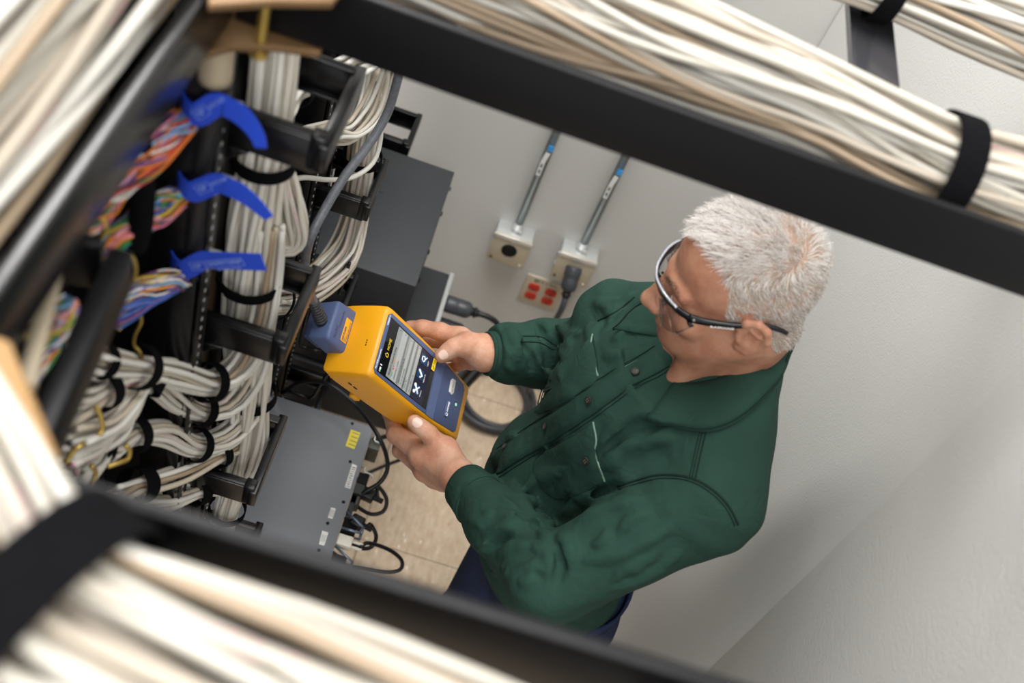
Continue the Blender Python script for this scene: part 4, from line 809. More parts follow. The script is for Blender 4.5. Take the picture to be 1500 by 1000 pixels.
def build_head(g):
    s = HS
    def el(c, r, k=.02, mode='u', R=None): g.ell(H(*c), np.array(r)*s, RH if R is None else R, k, mode)
    def cn(a, b, ra, rb, k=.012, mode='u'): g.cone(H(*a), H(*b), ra*s, rb*s, k, mode)
    el((0, -.012, .036), (.074, .088, .085)); el((0, .022, .03), (.066, .062, .07), .03)          # cranium, brow block
    el((0, .038, -.03), (.06, .056, .07), .02); el((0, .042, -.070), (.048, .045, .032), .025)     # face, jaw
    cn((.052, .0, -.052), (.02, .074, -.086), .02, .016, .03); cn((-.052, .0, -.052), (-.02, .074, -.086), .02, .016, .03); el((0, .084, -.090), (.02, .015, .014), .015)
    for q in (-1, 1):
        cn((q*.012, .088, .018), (q*.047, .074, .017), .0095, .009, .012)                          # brow ridge
        el((q*.048, .062, -.024), (.02, .02, .017), .02)                                             # cheekbone
        el((q*.031, .100, -.004), (.0175, .018, .0125), .012, 's')                                  # eye socket
        el((q*.031, .0775, -.003), (.0135, .0125, .011), .003)                                       # lids over the eyeball
        el((q*.0125, .104, -.041), (.0085, .011, .008), .006)                                        # nostril wings
        el((q*.0075, .106, -.050), (.0036, .005, .005), .003, 's')
        cn((q*.028, .082, -.04), (q*.036, .076, -.068), .002, .002, .006, 's')                      # smile fold
        # ear: rim, lobe and bowl
        ez = -.009
        a = [(q*.076, .004, .012), (q*.083, -.004, .027), (q*.087, -.018, .030), (q*.089, -.030, .020), (q*.087, -.033, .002), (q*.081, -.026, -.016), (q*.076, -.012, -.028), (q*.073, -.002, -.024)]
        a = [(x_, y_, z_+ez) for x_, y_, z_ in a]
        el((q*.077, -.014, ez), (.008, .019, .028), .005, 'u')
        for i in range(len(a)-1): cn(a[i], a[i+1], .0052, .0052 if i < 5 else .0075, .004)
        el((q*.0875, -.010, -.002+ez), (.009, .0105, .014), .003, 's'); cn((q*.080, .002, -.008+ez), (q*.079, .003, .001+ez), .004, .004, .003)
        cn((q*.085, -.012, .016+ez), (q*.085, -.023, .006+ez), .0035, .0035, .003)
    cn((0, .092, .010), (0, .113, -.030), .0075, .0105, .010); el((0, .116, -.036), (.0115, .0125, .0105), .008)  # nose
    cn((-.02, .090, -.061), (0, .099, -.058), .0045, .0055, .006); cn((.02, .090, -.061), (0, .099, -.058), .0045, .0055, .006)
    cn((-.018, .089, -.070), (0, .097, -.071), .005, .0068, .006); cn((.018, .089, -.070), (0, .097, -.071), .005, .0068, .006)
    cn((-.023, .094, -.0645), (.023, .094, -.0645), .0016, .0016, .003, 's'); cn((0, .103, -.0645), (.0, .09, -.0645), .0014, .0014, .003, 's')
    for k in range(3): cn((-.03, .0885-.004*k, .045+.012*k), (.03, .0885-.004*k, .045+.012*k), .0008, .0008, .004, 's')   # forehead lines
    NB = T(0, -.05, 1.55)
    g.cone(H(0, -.030, -.055), NB, .056*s, .062, .03); g.cone(H(.022, .028, -.088), T(.03, .04, 1.53), .02, .016, .03); g.cone(H(-.022, .028, -.088), T(-.03, .04, 1.53), .02, .016, .03)
    g.ell(T(0, -.005, 1.50), (.09, .065, .07), RT, .03)
g = Grid(HO-np.array([.19, .19, .37]), HO+np.array([.19, .19, .17]), .0026); build_head(g); hv, hf = g.mesh(1)
# ---- hands
def finger(g, pts, rs, k=.006): g.chain(pts, rs, k)
def px3(q): return [P(a, b, t=c) for a, b, c in q]
nails = []
def nail(p0, p1, up, w=.0062, l=.0072):
    """a nail on the last joint: p0 fingertip, p1 knuckle before it, up = outward direction"""
    d = nrm(np.array(p1)-np.array(p0)); up = np.array(up, float); up = nrm(up-d*(up@d)); nails.append((np.array(p0), d, up, w, l))
VIEW = lambda p: nrm(CO-np.array(p))
# left hand: thumb along the tester's near side, fingers wrapped under it
gL = Grid(P(620, 650, t=1.93)-.13, P(620, 650, t=1.93)+.13, .002)
th = px3([(607, 618, 1.866), (628, 635, 1.870), (653, 659, 1.878), (676, 694, 1.862)]); gL.chain(th, [.0128, .0142, .0168, .020], .008)
gL.ell((th[0]+th[1])/2, (.0138, .0135, .0148), None, .006)
i_ = px3([(618, 668, 1.902), (580, 636, 1.952), (571, 604, 1.992), (582, 580, 2.01)]); gL.chain(i_, [.0165, .0148, .0128, .0108], .007); gL.cone(i_[1], th[2]+(i_[0]-th[2])*.4, .012, .016, .012)
m2 = px3([(622, 690, 1.925), (586, 660, 1.985), (582, 620, 2.025), (598, 596, 2.04)]); gL.chain(m2, [.0145, .0128, .0115, .010], .006)
r2 = px3([(636, 700, 1.945), (606, 676, 2.012), (606, 636, 2.052), (622, 612, 2.062)]); gL.chain(r2, [.014, .0122, .011, .0095], .006)
p2 = px3([(650, 706, 1.96), (626, 690, 2.018), (628, 652, 2.058), (640, 632, 2.068)]); gL.chain(p2, [.0125, .0105, .0095, .0085], .006)
wl = LWR; 
for q, r in ((i_[0], .0165), (m2[0], .0165), (r2[0], .016), (p2[0], .0145)): gL.cone(q, wl+(q-wl)*.12, r, .021, .016)
gL.cone(th[2], wl, .0175, .022, .018); gL.cone(th[2], i_[0], .0145, .0145, .016); gL.cone(th[1]*.35+th[2]*.65+(i_[0]-th[2])*.25, i_[0], .013, .014, .014)
for q in (i_, m2): gL.ell(q[0], (.0155,)*3, None, .006); gL.ell(q[1], (.0133,)*3, None, .004)
gL.cone(wl, wl+(LEL-wl)*.22, .026, .031, .02)
nail(th[0]+(th[0]-th[1])*.22, th[1], VIEW(th[0])*1.0+DN*.5, .0085, .011)
lv, lf = gL.mesh(1)
# right hand: thumb on the face, fingers along the far side
gR = Grid(P(668, 508, t=1.96)-.12, P(668, 508, t=1.96)+.12, .002)
th = px3([(647, 521, 1.926), (664, 509, 1.925), (686, 505, 1.930), (706, 512, 1.945)]); gR.chain(th, [.0128, .0148, .0175, .021], .008)
gR.ell((th[0]+th[1])/2, (.0138, .0138, .0138), None, .006)
i_ = px3([(674, 496, 1.970), (644, 485, 1.980), (619, 480, 1.992), (600, 479, 2.004)]); gR.chain(i_, [.0172, .0158, .0142, .0118], .006)
m2 = px3([(682, 508, 1.995), (656, 502, 2.02), (630, 500, 2.035), (608, 505, 2.03)]); gR.chain(m2, [.0145, .0125, .0112, .0095], .006)
r2 = px3([(688, 518, 2.005), (668, 520, 2.035), (645, 522, 2.05), (624, 528, 2.045)]); gR.chain(r2, [.014, .012, .011, .0095], .006)
p2 = px3([(690, 528, 2.005), (676, 534, 2.04), (660, 540, 2.06), (645, 545, 2.055)]); gR.chain(p2, [.0125, .0105, .0098, .0085], .006)
wr = RWR
for q, r in ((i_[0], .0165), (m2[0], .0165), (r2[0], .0155), (p2[0], .0145)): gR.cone(q, wr+(q-wr)*.10, r, .021, .016)
gR.cone(th[2], wr, .018, .024, .018); gR.cone(th[2], i_[0], .014, .0155, .016); gR.cone(wr, wr+(REL-wr)*.2, .027, .031, .02)
nail(th[0]+(th[0]-th[1])*.22, th[1], VIEW(th[0]), .0085, .011)
rv, rf = gR.mesh(1)
# ---- trunk, arms and legs under the clothes (coarse), all in the one body mesh
gB = Grid((-.02, .62, .0), (.72, 1.66, 1.60), .011)
for c, r in (((0, .01, 1.36), (.155, .10, .15)), ((0, .04, 1.16), (.15, .115, .16)), ((0, .0, 1.0), (.145, .11, .12)), ((0, -.03, 1.42), (.145, .075, .10))): gB.ell(T(*c), r, RT, .05)
gB.cone(LSH, LEL, .052, .04, .03); gB.cone(LEL, LWR, .04, .027, .02); gB.cone(RSH, REL, .052, .04, .03); gB.cone(REL, RWR, .04, .027, .02)
KN = {1: T(.10, .03, .50), -1: T(-.10, .03, .50)}; AN = {1: T(.105, -.03, .09), -1: T(-.105, -.03, .09)}
for q in (1, -1): gB.cone(T(q*.085, .0, .93), KN[q], .082, .055, .04); gB.cone(KN[q], AN[q], .055, .04, .02); gB.cone(AN[q]+(0, 0, -.04), AN[q]+TF*.15+(0, 0, -.05), .035, .03, .02)
gB.cone(T(0, -.03, 1.44), T(0, -.04, 1.53), .06, .05, .03); bv, bf = gB.mesh(1)
V = np.vstack([hv, lv, rv, bv]); n1, n2, n3 = len(hv), len(hv)+len(lv), len(hv)+len(lv)+len(rv); Fq = np.vstack([hf, lf+n1, rf+n2, bf+n3])
SKINF = skinmat('skin_face_shaded', 'ad7b62', '9c6650', 'b8896f')  # darker than the hand skin: shade on the face put into its colour
SCALP = mat('scalp', 'a98c7a', .6, 0, .06, 30)
me = fast_mesh('person', V, Fq, [SKIN, SKINF, SCALP]); mi = np.zeros(len(me.polygons), np.int32); mi[:len(hf)] = 1; me.polygons.foreach_set('material_index', mi)
man = link('person', me); tag(man, 'grey-haired man in a green work shirt and jeans looking down at the tester', 'person')
NM = mat('fingernail', 'e8cabb', .25, spec=.5)
for p0, d, up, w_, l_ in nails:
    tree = BVHTree.FromPolygons([tuple(x) for x in np.vstack([lv, rv])], [tuple(int(i) for i in q) for q in np.vstack([lf, rf+len(lv)])]) if 'TREE' not in globals() else TREE
    TREE = tree; sd = nrm(np.cross(d, up)); vs_, fs_ = [], []; nu, nv = 7, 8; pts = {}
    for i in range(nu):
        for j in range(nv):
            a = -1+2*i/(nu-1); b = j/(nv-1); ww = w_*(1-.25*(1-b)**3)*(1-.18*max(0, b-.7)/.3*abs(a)); q = p0+d*(b*l_*1.5+.001+.0025*a*a*(1-b)-.002*a*a*b)+sd*a*ww
            hit = tree.ray_cast(Vector(q+up*.03), Vector(-up)); hp = np.array(hit[0]) if hit[0] is not None else q
            vs_.append(hp+up*.0007+up*.0005*(1-a*a))
    for i in range(nu-1):
        for j in range(nv-1): fs_.append((i*nv+j, i*nv+j+1, (i+1)*nv+j+1, (i+1)*nv+j))
    MB().add(vs_, fs_).build('fingernail', NM, man, True)
for q in (-1, 1):
    MB().lathe([(.0001, -.011), (.006, -.0095), (.0095, -.005), (.011, 0), (.0095, .005), (.006, .0095), (.0001, .011)], H(q*.031, .0795, -.004), HF, 18).build('eyeball', mat('eyeball', 'e4ded6', .2), man, True)
# ================================================================== clothes
GREEN = mat('green_twill', '243f36', .85, 0, .16, 20, 0, 900, spec=.22)
def cloth_relief(m):
    N = m.node_tree.nodes; Lk = m.node_tree.links; tc = N.new('ShaderNodeTexCoord'); b = N['Principled BSDF']
    n1 = N.new('ShaderNodeTexNoise'); n1.inputs['Scale'].default_value = 1100; Lk.new(tc.outputs['Object'], n1.inputs['Vector'])
    n2 = N.new('ShaderNodeTexNoise'); n2.inputs['Scale'].default_value = 34; n2.inputs['Detail'].default_value = 5; n2.inputs['Distortion'].default_value = 1.2; Lk.new(tc.outputs['Object'], n2.inputs['Vector'])
    b1 = N.new('ShaderNodeBump'); b1.inputs['Strength'].default_value = .35; b1.inputs['Distance'].default_value = .0012; Lk.new(n1.outputs['Fac'], b1.inputs['Height'])
    b2 = N.new('ShaderNodeBump'); b2.inputs['Strength'].default_value = .55; b2.inputs['Distance'].default_value = .006; Lk.new(n2.outputs['Fac'], b2.inputs['Height']); Lk.new(b1.outputs[0], b2.inputs['Normal']); Lk.new(b2.outputs[0], b.inputs['Normal'])
cloth_relief(GREEN)
GREEND = mat('green_seam', '162923', .85, spec=.2); STITCH = mat('pale_seam_edge', '6f8a7c', .8)
def shirt_grid():
    g = Grid((.02, .66, .94), (.70, 1.64, 1.74), .0036)
    g.ell(T(0, .02, 1.385), (.188, .122, .16), RT, .05); g.ell(T(0, .045, 1.46), (.14, .085, .09), RT, .05); g.ell(T(0, .055, 1.18), (.178, .138, .17), RT, .06); g.ell(T(0, .03, 1.04), (.172, .135, .10), RT, .05)
    g.ell(T(0, -.05, 1.42), (.175, .085, .17), RT, .05); g.ell(T(.01, -.058, 1.515), (.15, .075, .11), RT, .05)
    g.cone(LSH, T(.05, -.045, 1.612), .068, .058, .05); g.cone(RSH, T(-.06, -.05, 1.60), .064, .058, .05); g.cone(T(0, -.05, 1.52), T(0, -.045, 1.66), .095, .070, .04); g.ell(T(0, .01, 1.53), (.11, .075, .07), RT, .05)
    g.cone(LSH, LEL, .074, .060, .03); g.chain([LEL, LEL+(LWR-LEL)*.55, LEL+(LWR-LEL)*.93], [.058, .050, .038], .02)
    g.cone(RSH, REL, .060, .064, .03); g.chain([REL, REL+(RWR-REL)*.45, REL+(RWR-REL)*.8, REL+(RWR-REL)*.97], [.064, .060, .05, .036], .02)
    return g
gS = shirt_grid(); F0 = gS.F.copy(); sv_, sf_ = gS.mesh(1)
def bvh(v, f): return BVHTree.FromPolygons([tuple(x) for x in v.tolist()], [tuple(x) for x in f.tolist()])
tS = bvh(sv_, sf_)
def hit(px, py, tree):
    d = nrm(ray(px, py)); h = tree.ray_cast(Vector(CO), Vector(d)); return (np.array(h[0]), np.array(h[1])) if h[0] is not None else None
def fold(q, r=.011, depth=.004, k=.014, mode='u'):
    """a cloth ridge (or groove) traced over the surface"""
    pts = [hit(a, b, tS) for a, b in q]; pts = [p for p in pts if p is not None]
    if len(pts) < 2: return
    sgn = -1 if mode == 'u' else .6; c = spline([p[0]+p[1]*sgn*depth for p in pts], max(8, 5*len(pts))); n = len(c); rr = r*np.clip(np.sin(np.linspace(.12, math.pi-.12, n))*1.3, .35, 1)
    if mode == 'u': c = c-np.array([nrm(p[1]) for p in [pts[0]]*n])*(r-rr)[:, None]
    gS.chain(c, rr, k, mode)
FOLDS = [([(700, 790), (740, 770), (770, 775)], .012), ([(735, 745), (765, 765), (800, 770)], .011), ([(720, 820), (760, 800), (790, 805)], .012), ([(775, 755), (800, 785), (812, 815)], .010), ([(790, 790), (805, 820), (800, 850)], .011), ([(745, 850), (780, 830), (800, 838)], .011),
 ([(815, 780), (835, 800), (832, 835)], .013), ([(830, 770), (900, 740), (960, 730)], .014), ([(850, 830), (930, 800), (1000, 760)], .013), ([(880, 870), (950, 840), (1010, 800)], .011),
 ([(735, 480), (755, 500), (765, 535)], .010), ([(765, 462), (785, 495), (790, 545)], .012), ([(795, 455), (812, 485), (812, 530)], .012), ([(815, 470), (835, 500), (838, 540)], .010), ([(830, 450), (862, 470), (870, 510)], .012), ([(855, 440), (890, 450), (910, 480)], .012), ([(720, 500), (745, 520), (752, 545)], .009), ([(790, 460), (800, 452), (815, 455)], .016),
 ([(885, 470), (915, 440), (940, 425)], .010), ([(905, 500), (930, 470), (950, 450)], .010), ([(880, 520), (910, 520), (935, 500)], .009),
 ([(870, 650), (920, 610), (980, 600)], .010), ([(880, 690), (930, 650), (1000, 640)], .011), ([(760, 720), (790, 700), (830, 690)], .010), ([(790, 600), (830, 580), (870, 565)], .008), ([(740, 700), (770, 735), (780, 760)], .009), ([(820, 760), (850, 730), (880, 715)], .012)]
for q, r in FOLDS: fold(q, r*.72, .0022, .007)
rf_ = random.Random(4)
for (x0, y0, x1, y1, n_, a0, a1, ll) in ((690, 745, 800, 850, 16, -30, 50, 40), (725, 460, 830, 545, 14, 55, 105, 45), (830, 440, 920, 520, 8, -50, 10, 45), (850, 590, 1010, 680, 8, -45, -15, 70), (820, 760, 1000, 850, 9, -45, -15, 70), (740, 640, 850, 740, 8, -35, 40, 40)):
    for _ in range(n_):
        x, y = rf_.uniform(x0, x1), rf_.uniform(y0, y1); an = math.radians(rf_.uniform(a0, a1)); l_ = ll*rf_.uniform(.5, 1); bend = rf_.uniform(-.25, .25)
        fold([(x-math.cos(an)*l_*.5, y-math.sin(an)*l_*.5), (x-math.sin(an)*l_*bend, y+math.cos(an)*l_*bend), (x+math.cos(an)*l_*.5, y+math.sin(an)*l_*.5)], rf_.uniform(.0045, .007), .0018, .006)
GROOVES = [([(752, 757), (782, 768), (800, 780)], .007), ([(710, 806), (750, 786), (780, 790)], .007), ([(745, 490), (775, 520), (778, 548)], .007), ([(780, 470), (800, 505), (800, 550)], .007), ([(805, 460), (825, 500), (826, 545)], .007), ([(890, 485), (920, 455), (945, 438)], .007), ([(820, 800), (822, 830), (812, 860)], .008), ([(875, 670), (925, 630), (990, 618)], .008), ([(800, 775), (850, 735), (905, 712), (960, 706)], .007)]
for q, r in GROOVES: fold(q, r*.8, .003, .006, 's')
# cloth ripples
_sl, _p = gS.sub(gS.lo, gS.lo+gS.h*gS.n)
gS.F += (.0016*np.sin(_p[..., 0]*46+5*np.sin(_p[..., 2]*21)+_p[..., 1]*23)*np.sin(_p[..., 2]*33+_p[..., 1]*17)).astype(np.float32)
# openings: hem, cuffs, neck
def halfspace(p0, n, lim): gS.op(lambda p: -((p-p0) @ n), p0-lim, p0+lim, .004, 's')
gS.op(lambda p: p[..., 2]-.985, (.0, .6, .90), (.75, 1.7, .99), .004, 's')
nl = nrm(LWR-LEL); cl = LEL+(LWR-LEL)*.90; gS.op(lambda p: np.maximum(-((p-cl) @ nl), np.linalg.norm(p-cl, axis=-1)-.08), cl-.09, cl+.09, .003, 's')
nr = nrm(RWR-REL); cr_ = REL+(RWR-REL)*.94; gS.op(lambda p: np.maximum(-((p-cr_) @ nr), np.linalg.norm(p-cr_, axis=-1)-.08), cr_-.09, cr_+.09, .003, 's')
gS.cone(cl-nl*.012, cl+nl*.05, .033, .033, .003, 's'); gS.cone(cr_-nr*.012, cr_+nr*.05, .032, .032, .003, 's')
cc_ = T(0, -.018, 1.636); ux = nrm(TF*.66+np.array([0, 0, .75])); cf = nrm(TF-ux*(TF@ux)); cs = np.cross(cf, ux); cs = cs if cs@TL > 0 else -cs
gS.op(lambda p: np.maximum(-((p-cc_) @ ux-.004), np.linalg.norm(p-cc_, axis=-1)-.13), cc_-.14, cc_+.14, .006, 's')
NBt = H(0, -.03, -.045); gS.cone(T(0, -.05, 1.59), NBt, .054, .066, .006, 's'); gS.cone(T(0, .075, 1.57), T(0, .05, 1.70), .014, .055, .008, 's')
sv_, sf_ = gS.mesh(1); tS2 = bvh(sv_, sf_)
shirt = link('shirt', fast_mesh('shirt', sv_, sf_, GREEN), man); shirt['label'] = 'dark green button-front work shirt with two chest pockets'
def onS(q, off=.0012, n=30, dense=True):
    p = spline([(a, b, 0) for a, b in q], n) if dense else np.array([(a, b, 0) for a, b in q]); out = []
    for a in p:
        h = hit(a[0], a[1], tS2)
        if h is not None: out.append(h[0]+h[1]*off)
    return np.array(out)
def smooth_path(p, k=2):
    p = p.copy()
    for _ in range(k): p[1:-1] = .25*p[:-2]+.5*p[1:-1]+.25*p[2:]
    return p
def seam(q, r=.0011, m=None, n=40, name='seam'):
    p = onS(q, .0006, n)
    if len(p) > 3: MB().tube(smooth_path(p, 3), r, 5).build(name, m or GREEND, shirt, True)
def offset(q, d):
    q = np.array(q, float); t = np.gradient(q, axis=0); t /= np.linalg.norm(t, axis=1)[:, None]; return [tuple(a) for a in q+np.stack([-t[:, 1], t[:, 0]], 1)*d]
# placket
UP = [(962, 510), (942, 524), (915, 538), (864, 570), (819, 601), (768, 634), (722, 668)]; LO = [(980, 536), (958, 550), (930, 562), (876, 602), (822, 638), (772, 667), (728, 695)]
pu, pl_ = onS(UP, .0035, 34), onS(LO, .0028, 34); n = min(len(pu), len(pl_)); pu, pl_ = smooth_path(pu[:n], 4), smooth_path(pl_[:n], 4)
rows = 5; vv = []
for k in range(n):
    for j in range(rows):
        t = j/(rows-1); a = pu[k]*(1-t)+pl_[k]*t; d = VIEW(a); h = tS2.ray_cast(Vector(CO), Vector(-d)); b = np.array(h[0])+np.array(h[1])*.003 if h[0] is not None else a
        vv.append(b if 0 < j < rows-1 else a)
ff = [(k*rows+j, k*rows+j+1, (k+1)*rows+j+1, (k+1)*rows+j) for k in range(n-1) for j in range(rows-1)]
me = MB().add(vv, ff).mesh('placket', GREEN, True); plk = link('placket', me, shirt); md_ = plk.modifiers.new('thick', 'SOLIDIFY'); md_.thickness = .003; md_.offset = -1
for q, d in ((UP, 0), (UP, 5), (LO, -5), (LO, 0)): seam(offset(q, d), .0009 if d else .0013, GREEND if d else STITCH if q is UP else GREEND)
BUT = mat('dark_button', '2a2522', .5, spec=.4)
def button(px, py):
    h = hit(px, py, tS2)
    if h is None: return
    c, nn = h; c = c+nn*.0058
    b = MB().lathe([(.0062, 0), (.0064, .0012), (.0058, .0022), (.0046, .0018), (.001, .0016)], c, nn, 20).build('button', BUT, shirt, True)
    e = perp(nn); e2 = np.cross(nn, e); mb = MB()
    for sx in (-1, 1):
        for sy in (-1, 1): mb.lathe([(.0009, 0), (.0009, .0006)], c+e*.0016*sx+e2*.0016*sy+nn*.0016, nn, 6)
    mb.build('button_hole', mat('button_thread', '6d6a62', .6), b)
for q in ((930, 548), (866, 587), (803, 625), (743, 656)): button(*q)
# pockets: raised patches with stitched edges
def pocket(outline, top, btn=None):
    c = np.mean(outline, 0); ring_ = np.array(spline([(a, b, 0) for a, b in outline+[outline[0]]], 48))[:-1, :2]; vv = []; ff = []; L = [1, .92, .6, .3, 0.001]; m = len(ring_)
    for li, l in enumerate(L):
        for a in ring_:
            q = c+(a-c)*l; h = hit(q[0], q[1], tS2); h = h if h is not None else hit(c[0], c[1], tS2); vv.append(h[0]+h[1]*(.0006 if li == 0 else .0028))
    for li in range(len(L)-1): ff += [(li*m+i, li*m+(i+1) % m, (li+1)*m+(i+1) % m, (li+1)*m+i) for i in range(m)]
    link('pocket', MB().add(vv, ff).mesh('pocket', GREEN, True), shirt)
    k = len(top); seam(top, .0016, STITCH)
    rest = outline; seam(rest, .0011); seam([tuple(np.mean(outline, 0)+(np.array(a)-np.mean(outline, 0))*.88) for a in rest], .0008)
    if btn: button(*btn)
pocket([(868, 492), (876, 550), (850, 575), (800, 603), (779, 603), (778, 590), (800, 558), (838, 518)], [(868, 490), (866, 505), (870, 525), (876, 551)])
pocket([(869, 620), (873, 645), (877, 680), (884, 704), (852, 722), (818, 733), (794, 714), (781, 690), (789, 667), (845, 636)], [(869, 618), (874, 645), (872, 660), (878, 682), (886, 705)], (862, 674))
# yoke and armhole seams, cuffs, sleeve placket
for d in (0, 5, 9): seam(offset([(1050, 582), (1033, 638), (1019, 700)], d), .0011 if d == 0 else .0008)
for d in (0, 5): seam(offset([(905, 712), (950, 698), (985, 695), (1019, 702), (1050, 722), (1070, 745), (1081, 768)], d), .0018 if d == 0 else .0009)
seam([(876, 470), (905, 455), (930, 435)], .0013); seam([(762, 500), (790, 502), (812, 512)], .001); seam([(766, 492), (795, 494), (815, 506)], .001)
def cuff(c, ax, r0, r1, w, tilt=None):
    e1 = perp(ax); e2 = np.cross(ax, e1); a = np.arange(40)*2*math.pi/40; mb = MB(); prof = [(r0-.003, w), (r0, w+.001), (r0+.0015, w-.002), ((r0+r1)/2+.001, w*.5), (r1+.0012, 0), (r1-.004, -.001)]
    v = np.vstack([c+ax*h+r*(1+.03*np.sin(3*a)[:, None])*(np.cos(a)[:, None]*e1+np.sin(a)[:, None]*e2) for r, h in prof]); f = [(k*40+i, k*40+(i+1) % 40, (k+1)*40+(i+1) % 40, (k+1)*40+i) for k in range(5) for i in range(40)]
    o = mb.add(v, f).build('cuff', GREEN, shirt, True)
    for h, r in ((w-.005, r0+.0014), (.004, r1+.001)): MB().tube(np.vstack([c+ax*h+r*(1+.03*np.sin(3*a)[:, None])*(np.cos(a)[:, None]*e1+np.sin(a)[:, None]*e2), (c+ax*h+r*e1)[None]]), .0007, 4).build('stitching', GREEND, o, True)
cuff(cl-nl*.045, nl, .0385, .0435, .055); cuff(cr_-nr*.04, nr, .038, .044, .052)
# collar: stand plus folded fall round the neck, open at the front
ang = np.radians(np.linspace(36, 324, 64)); vv = []; rows = 7
for a in ang:
    fr_ = (1+math.cos(a))/2; dirv = cf*math.cos(a)*.088+cs*math.sin(a)*.067; od = nrm(cf*math.cos(a)+cs*math.sin(a))
    top = cc_+dirv+ux*(.004*(1-fr_)); out_ = .028-.006*fr_; low = top+od*out_*.9-ux*(.034-.016*fr_)
    inn = top-od*.004-ux*.03
    q = [inn, inn*.4+top*.6-od*.001, top-od*.002+ux*.002, top+od*.003+ux*.0015, top*.66+low*.34+od*.003, top*.33+low*.67+od*.003, low]
    for j in (3, 4, 5, 6):
        h = tS2.ray_cast(Vector(q[j]+od*.10+ux*.05), Vector(nrm(-od-.5*ux)))
        if h[0] is None or h[3] > .16: continue
        hp = np.array(h[0]); dd = (q[j]-hp)@nrm(od+.5*ux)
        lim = (.004, .007, .0085, .0085)[j-3]
        if dd < lim: q[j] = q[j]+nrm(od+.5*ux)*(lim-dd)
    vv += q
n = len(ang); ff = [(k*rows+j, k*rows+j+1, (k+1)*rows+j+1, (k+1)*rows+j) for k in range(n-1) for j in range(rows-1)]
col_ = link('collar', MB().add(vv, ff).mesh('collar', GREEN, True), shirt); md_ = col_.modifiers.new('thick', 'SOLIDIFY'); md_.thickness = .0028; md_.offset = 0
edge = np.array([vv[k*rows+6]*.85+vv[k*rows+5]*.15 for k in range(n)]); MB().tube(edge+ux*.003, .0011, 4).build('stitching', GREEND, col_, True)
# jeans and shoes
DEN = mat('dark_denim', '27314c', .85, 0, .2, 60, .4, 1200, spec=.2)
gJ = Grid((.05, .75, .06), (.72, 1.5, 1.1), .008); gJ.ell(T(0, .005, 1.0), (.166, .128, .10), RT, .04); gJ.ell(T(0, -.02, .90), (.168, .13, .10), RT, .04)
for q in (1, -1): gJ.cone(T(q*.085, .01, .92), KN[q], .095, .07, .04); gJ.cone(KN[q], AN[q], .07, .062, .03)
gJ.op(lambda p: -(p[..., 2]-1.04), (0, .7, 1.0), (.8, 1.6, 1.12), .004, 's'); jv, jf = gJ.mesh(1); jeans = link('jeans', fast_mesh('jeans', jv, jf, DEN), man); jeans['label'] = 'dark blue denim jeans'
a = np.arange(48)*2*math.pi/48
MB().add(*ribbon_vf(np.vstack([T(.167*math.cos(t), .005+.129*math.sin(t), 1.022) for t in list(a)+[0]]), (0, 0, 1), .036, .005)).build('waistband', DEN, jeans, True)
for q in (1, -1):
    gk = Grid(AN[q]+TF*.06-np.array([.2, .2, .12]), AN[q]+TF*.06+np.array([.2, .2, .07]), .006); z = np.array([0, 0, 1.])
    c = np.array([AN[q][0], AN[q][1], 0]); gk.chain([c-TF*.06+z*.045, c+TF*.05+z*.042, c+TF*.17+z*.034], [.043, .047, .038], .03); gk.cone(c+z*.05, c+z*.13, .048, .046, .02); gk.op(lambda p: p[..., 2]-.002, c-.3, c+np.array([.3, .3, .003]), .004, 's')
    v_, f_ = gk.mesh(1); s_ = link('shoe', fast_mesh('shoe', v_, f_, mat('black_leather', '17171a', .4)), man)
# ================================================================== hair and eyebrows
def to_head(p): return ((np.asarray(p)-HO) @ RH.T)/HS
HAIRM = [mat('hair_white', 'e8e3de', .5, spec=.35), mat('hair_grey', 'c9c2ba', .5, spec=.35), mat('hair_dark_grey', 'a59a90', .5, spec=.3), mat('brow_hair', '5a4a40', .6)]
hvn = np.asarray(hv); tri = np.vstack([hf[:, [0, 1, 2]], hf[:, [0, 2, 3]]]); A_, B_, C_ = hvn[tri[:, 0]], hvn[tri[:, 1]], hvn[tri[:, 2]]
cr = np.cross(B_-A_, C_-A_); ar = np.linalg.norm(cr, axis=1); fn = cr/ar[:, None]; cen = to_head((A_+B_+C_)/3)
if (np.einsum('ij,ij->i', fn, (A_+B_+C_)/3-H(0, -.01, .03)) > 0).mean() < .5: fn = -fn
def hair_density(c):
    x, y, z = np.abs(c[:, 0]), c[:, 1], c[:, 2]
    front = np.interp(x, [0, .012, .045, .064, .07, .09], [.069, .068, .045, .028, .024, .02])          # hairline recedes at the temples
    zl = np.interp(y, [-.12, -.085, -.05, -.036, -.03, .0, .012, .03, .055, .08], [-.075, -.07, -.055, -.03, .018, .022, -.005, .03, .06, .07])
    on = (z > zl) & (y < front) & (z > -.09) & ~((x > .0755) & (z < .03) & (y > -.045) & (y < .012))
    d = on.astype(float)
    d *= np.where((np.hypot(c[:, 0]*1.1, y+.062) < .036) & (z > .08), .35, 1.0)   # thin crown
    return d
mi = np.zeros(len(man.data.polygons), np.int32); mi[:len(hf)] = np.where(hair_density(to_head(hvn[hf].mean(1))) > 0, 2, 1); man.data.polygons.foreach_set('material_index', mi)
w_ = ar*hair_density(cen); NS = 15000; rg = np.random.RandomState(5); pick = rg.choice(len(tri), NS, p=w_/w_.sum())
r1, r2 = np.sqrt(rg.rand(NS)), rg.rand(NS); base = A_[pick]*(1-r1)[:, None]+B_[pick]*(r1*(1-r2))[:, None]+C_[pick]*(r1*r2)[:, None]; nn = fn[pick]; hc = to_head(base)
